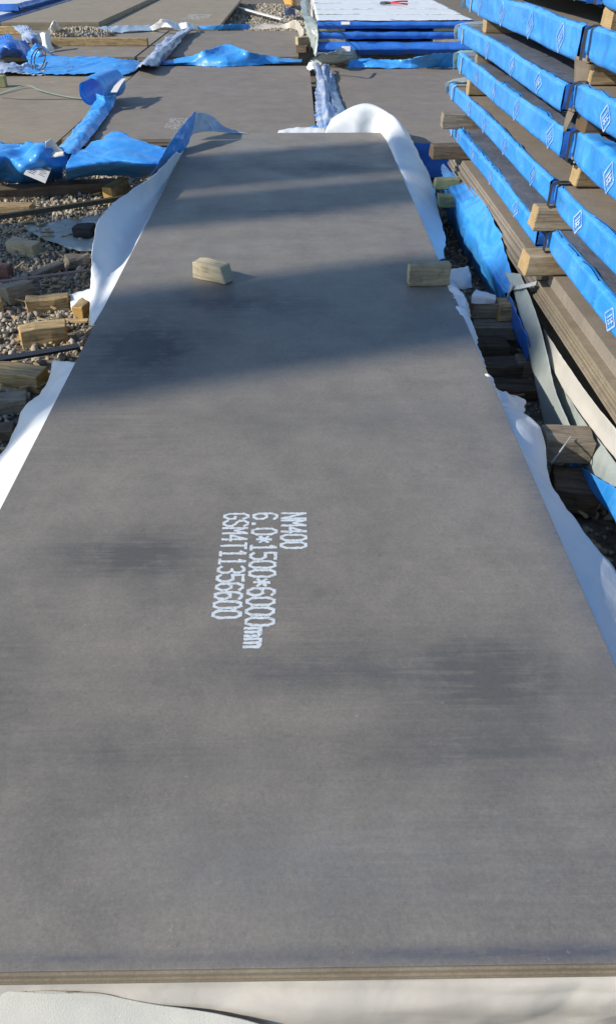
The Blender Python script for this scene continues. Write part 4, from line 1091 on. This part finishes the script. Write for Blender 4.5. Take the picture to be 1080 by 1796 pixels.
# papers
sheet('paper_scrap', 'crumpled white paper sticking up from the blue tarpaulin heap', 'paper scrap', [
    [Z(78, 274, .30), Z(94, 276, .30), Z(114, 274, .30)], [Z(80, 262, .34), Z(96, 262, .33), Z(110, 264, .33)], [Z(80, 248, .40), Z(90, 246, .41), Z(96, 250, .39)]],
    M['card'], 14, 10, .012, 12, 66, (), .006)
sheet('paper_scrap', 'white crumpled sheet of paper beside the long timber', 'paper scrap', [
    [Z(70, 58, .46), Z(80, 56, .48), Z(88, 56, .46)], [Z(74, 72, .38), Z(82, 72, .38), Z(90, 72, .36)], [Z(76, 88, .28), Z(86, 90, .27), Z(96, 86, .27)]],
    M['card'], 14, 14, .03, 5, 67, (), .01)
sheet('paper_scrap', 'white peaked paper scrap beside the small gravel heap', 'paper scrap', [
    [Z(84, 52, .33), Z(96, 36, .55), Z(106, 48, .38)], [Z(92, 60, .27), Z(102, 58, .30), Z(114, 60, .27)]], M['white'], 14, 10, .02, 5, 68, (), .01)

# label card
q = [YY(58, 281, 5.93), YY(91, 295, 5.90), YY(80, 321, 5.72), YY(42, 305, 5.76)]
card = thing('label_card', 'white label card with brown stripe leaning on the blue heap', 'label card', q[3])
bm = bmesh.new()
nrm = (q[1] - q[0]).cross(q[3] - q[0]).normalized()
if nrm.z < 0: nrm = -nrm
f0 = [bm.verts.new(v) for v in q]; f1 = [bm.verts.new(v - nrm * .003) for v in q]
bm.faces.new(f0); bm.faces.new(f1[::-1])
for i in range(4): bm.faces.new((f0[i], f0[(i + 1) % 4], f1[(i + 1) % 4], f1[i]))
bmesh.ops.recalc_face_normals(bm, faces=bm.faces)
link('card', bm_mesh(bm), M['card'], card)
def on_card(u, v): return q[0].lerp(q[1], u).lerp(q[3].lerp(q[2], u), v) + nrm * .0012
def card_marks(rects, name, mat):
    vs = []; fs = []
    for (u0, u1, v0, v1) in rects:
        k = len(vs); vs += [tuple(on_card(*p)) for p in ((u0, v0), (u1, v0), (u1, v1), (u0, v1))]; fs.append((k, k + 1, k + 2, k + 3))
    me = bpy.data.meshes.new(name); me.from_pydata(vs, [], fs); me.update(); link(name, me, mat, card)
card_marks([(.42, .97, .12, .24)], 'brown_stripe', M['card_brown'])
card_marks([(.05, .38, .07, .22)] + [(.1 + .05 * (k % 2), .1 + .05 * (k % 2) + l, .36 + .1 * k, .40 + .1 * k) for k, l in enumerate((.3, .22, .35, .26, .3))] + [(.58, .58 + l, .36 + .1 * k, .39 + .1 * k) for k, l in enumerate((.25, .3, .2, .28))], 'printed_lines', M['card_black'])

# ------------------------------------------------------------------ timbers and straps behind
GBK = 'timbers lying on the rows of plates behind'
block('long pale squared timber lying across the second row plate', Z(176, 80, .252), 1.45, .11, .10, -1, 'yellow', group=GBK, cat='timber')
block('short brown timber stub at the left edge behind the blue mound', Z(14, 60, .252), .5, .12, .11, -2, 'yellow', group=GBK, cat='timber')
block('small greenish block at the left edge on the left plate', Z(0, 152, .237), .16, .12, .11, 5, 'green', group=GBK)
block('small pale stub in the seam beside the back right pile', Z(532, 78, .252), .22, .12, .1, 20, 'pale', group=GBK)
block('dark stub in the seam beside the back right pile', Z(530, 92, .252), .16, .1, .08, -20, 'dark', group=GBK)

def strap(label, pts, w, mat, name='strapping', t=.002, twist=0.0):
    return tag(link(name, ribbon(pts, w, t, 30, twist=twist), mat), label, 'strap')
strap('dark olive steel strip lying on gravel above the plastic sheet', [Z(-30, 389, .05), Z(94, 370, .05), Z(218, 351, .05)], .035, M['strap_olive'], 'steel_strip', .03)
strap('thin reddish steel strip crossing the gravel on the left', [Z(-20, 497, .07), Z(70, 486, .075), Z(160, 474, .08)], .03, M['strap_red'], 'steel_strip', .006)
strap('black steel strip on the gravel below the big orange ended block', [Z(-20, 635, .06), Z(60, 623, .06), Z(140, 609, .06)], .045, M['strap_black'], 'steel_strip', .012)
strap('green plastic strap curving over the left plate', [Z(-10, 168, .24), Z(44, 150, .26), Z(70, 158, .26), Z(110, 168, .25), Z(168, 176, .26)], .025, M['strap_green'])
strap('thin brown strap lying straight on the left plate', [Z(4, 171, .238), Z(40, 174, .238), Z(90, 174, .238), Z(146, 173, .24)], .02, M['strap_red'])
strap('yellowish strap running up the left seam to the loop', [Z(100, 262, .27), Z(130, 232, .26), Z(156, 198, .26), Z(174, 178, .27)], .012, M['strap_green'])
strap('pale strap end sticking up above the blue loop', [Z(200, 162, .40), Z(208, 148, .43), Z(216, 138, .45)], .06, M['card'])
tag(link('strap_coil', tube([Z(66, 118, .30) + Vector((.085 * math.cos(a) + .006 * a, .06 * math.sin(a), .08 + .11 * math.sin(a + .4))) for a in np.linspace(0, 12, 26)], .007, 90, 6), M['strap_black']), 'dark coil of strapping standing on the blue strip at left', 'strap')
strap('black strap hooping over the corner of the back right pile', [YY(564, 40, 11.15), YY(584, 43, 11.1), YY(598, 56, 11.05), YY(612, 74, 11.0), YY(628, 88, 10.95)], .02, M['strap_black'], t=.004)
strap('black strap lying across the crumpled grey green film', [Z(548, 104, .42), Z(566, 94, .50), Z(590, 96, .50), Z(616, 98, .44)], .04, M['strap_black'], t=.004)
strap('long white strip on dark gravel near the top of the photo', [Z(408, 11, .12), Z(440, 20, .12), Z(496, 35, .12)], .10, M['card'], 'steel_strip', .02)
sheet('cloth_scrap', 'orange rag on the gravel at the top beside the plastic', 'cloth scrap', [[Z(496, -4, .2), Z(510, -6, .25), Z(520, -3, .2)], [Z(500, 8, .1), Z(512, 8, .16), Z(520, 8, .1)]], M['orange'], 14, 8, .06, 4, 70, (), .02)
sheet('cloth_scrap', 'blue scrap on the gravel at the top beside the plastic', 'cloth scrap', [[Z(498, 18, .2), Z(508, 14, .3), Z(518, 18, .2)], [Z(500, 27, .05), Z(508, 26, .1), Z(518, 26, .05)]], M['blue_deep'], 14, 8, .04, 4, 71, (), .02)
# labels on back pile
for (x0, x1, y0, y1, lb) in ((598, 613, 38, 43, 'small white label on the upper bundle of the back right pile'), (599, 614, 81, 90, 'small white label on the grey green film by the back right pile')):
    Yd = 11.06 if y0 < 60 else 10.75
    qv = [YY(x0, y0, Yd), YY(x1, y0, Yd), YY(x1, y1, Yd - .02), YY(x0, y1, Yd - .02)]
    bm = bmesh.new(); a = [bm.verts.new(v) for v in qv]; b2 = [bm.verts.new(v + Vector((0, .004, 0))) for v in qv]
    bm.faces.new(a[::-1]); bm.faces.new(b2)
    for i in range(4): bm.faces.new((a[i], a[(i + 1) % 4], b2[(i + 1) % 4], b2[i]))
    bmesh.ops.recalc_face_normals(bm, faces=bm.faces)
    tag(link('label_card', bm_mesh(bm), M['card']), lb, 'label card')

# pliers on the white topped pile
pz = .745
pl = thing('pliers', 'red handled pliers lying on the white topped back pile', 'pliers', Z(690, 6, pz))
for s in (0, 1):
    link('handle', tube([Z(682, 5, pz), Z(694, 3.2 + 2.6 * s, pz + .01), Z(704, 2.2 + 4.2 * s, pz + .01), Z(714, 2.4 + 5 * s, pz)], .012, 16, 6), M['red_grip'], pl)
    link('jaw', tube([Z(684, 5, pz), Z(676, 4.2 + 1.8 * s, pz + .005), Z(667, 5.0 + .9 * s, pz)], .016, 12, 6), M['iron'], pl)

# ------------------------------------------------------------------ shade casters added left of the yard (outside the frame; they shade the plate)
D = 19.0
hd = Vector((math.cos(R(SUN_HEAD)), math.sin(R(SUN_HEAD)), 0))
for lab, yc, w in (('widest', 2.93, .92), ('narrowest', 4.60, .50), ('middling', 5.48, .84)):
    c = Vector((0, yc, 0)) - hd * D
    b = box_bm(c.x - .2, c.x + .2, c.y - w / 2, c.y + w / 2, 0.3, 12.3, .03)
    pr = thing('shade_caster', lab + ' of three tall shade casters added out of view on the left', 'added_caster', (c.x, c.y, 0), 'added shade casters beyond the left edge')
    link('shaft', bm_mesh(b), M['caster_grey'], pr)
    link('footing', bm_mesh(box_bm(c.x - .4, c.x + .4, c.y - w / 2 - .2, c.y + w / 2 + .2, 0, .3, .03)), M['caster_grey'], pr)
# wood chips and bark scattered on the gravel
rd = random.Random(77); bm = bmesh.new()
for k in range(420):
    x = rd.uniform(-2.7, -.9); y = rd.uniform(2.2, 6.6)
    if k > 330: x = rd.uniform(.75, 1.05); y = rd.uniform(1.2, 5)
    L = rd.uniform(.02, .11); n0 = len(bm.verts)
    r = bmesh.ops.create_cube(bm, size=1)
    e = Euler((rd.uniform(-.4, .4), rd.uniform(-.3, .3), rd.uniform(0, 6.28))).to_matrix()
    for v in r['verts']:
        q = Vector((v.co.x * L, v.co.y * rd.uniform(.006, .02), v.co.z * .007))
        v.co = e @ q + Vector((x, y, .035))
o = link('wood_chips', bm_mesh(bm), WOOD['yellow'][0], loc=(0, 0, 0)); o['kind'] = 'stuff'
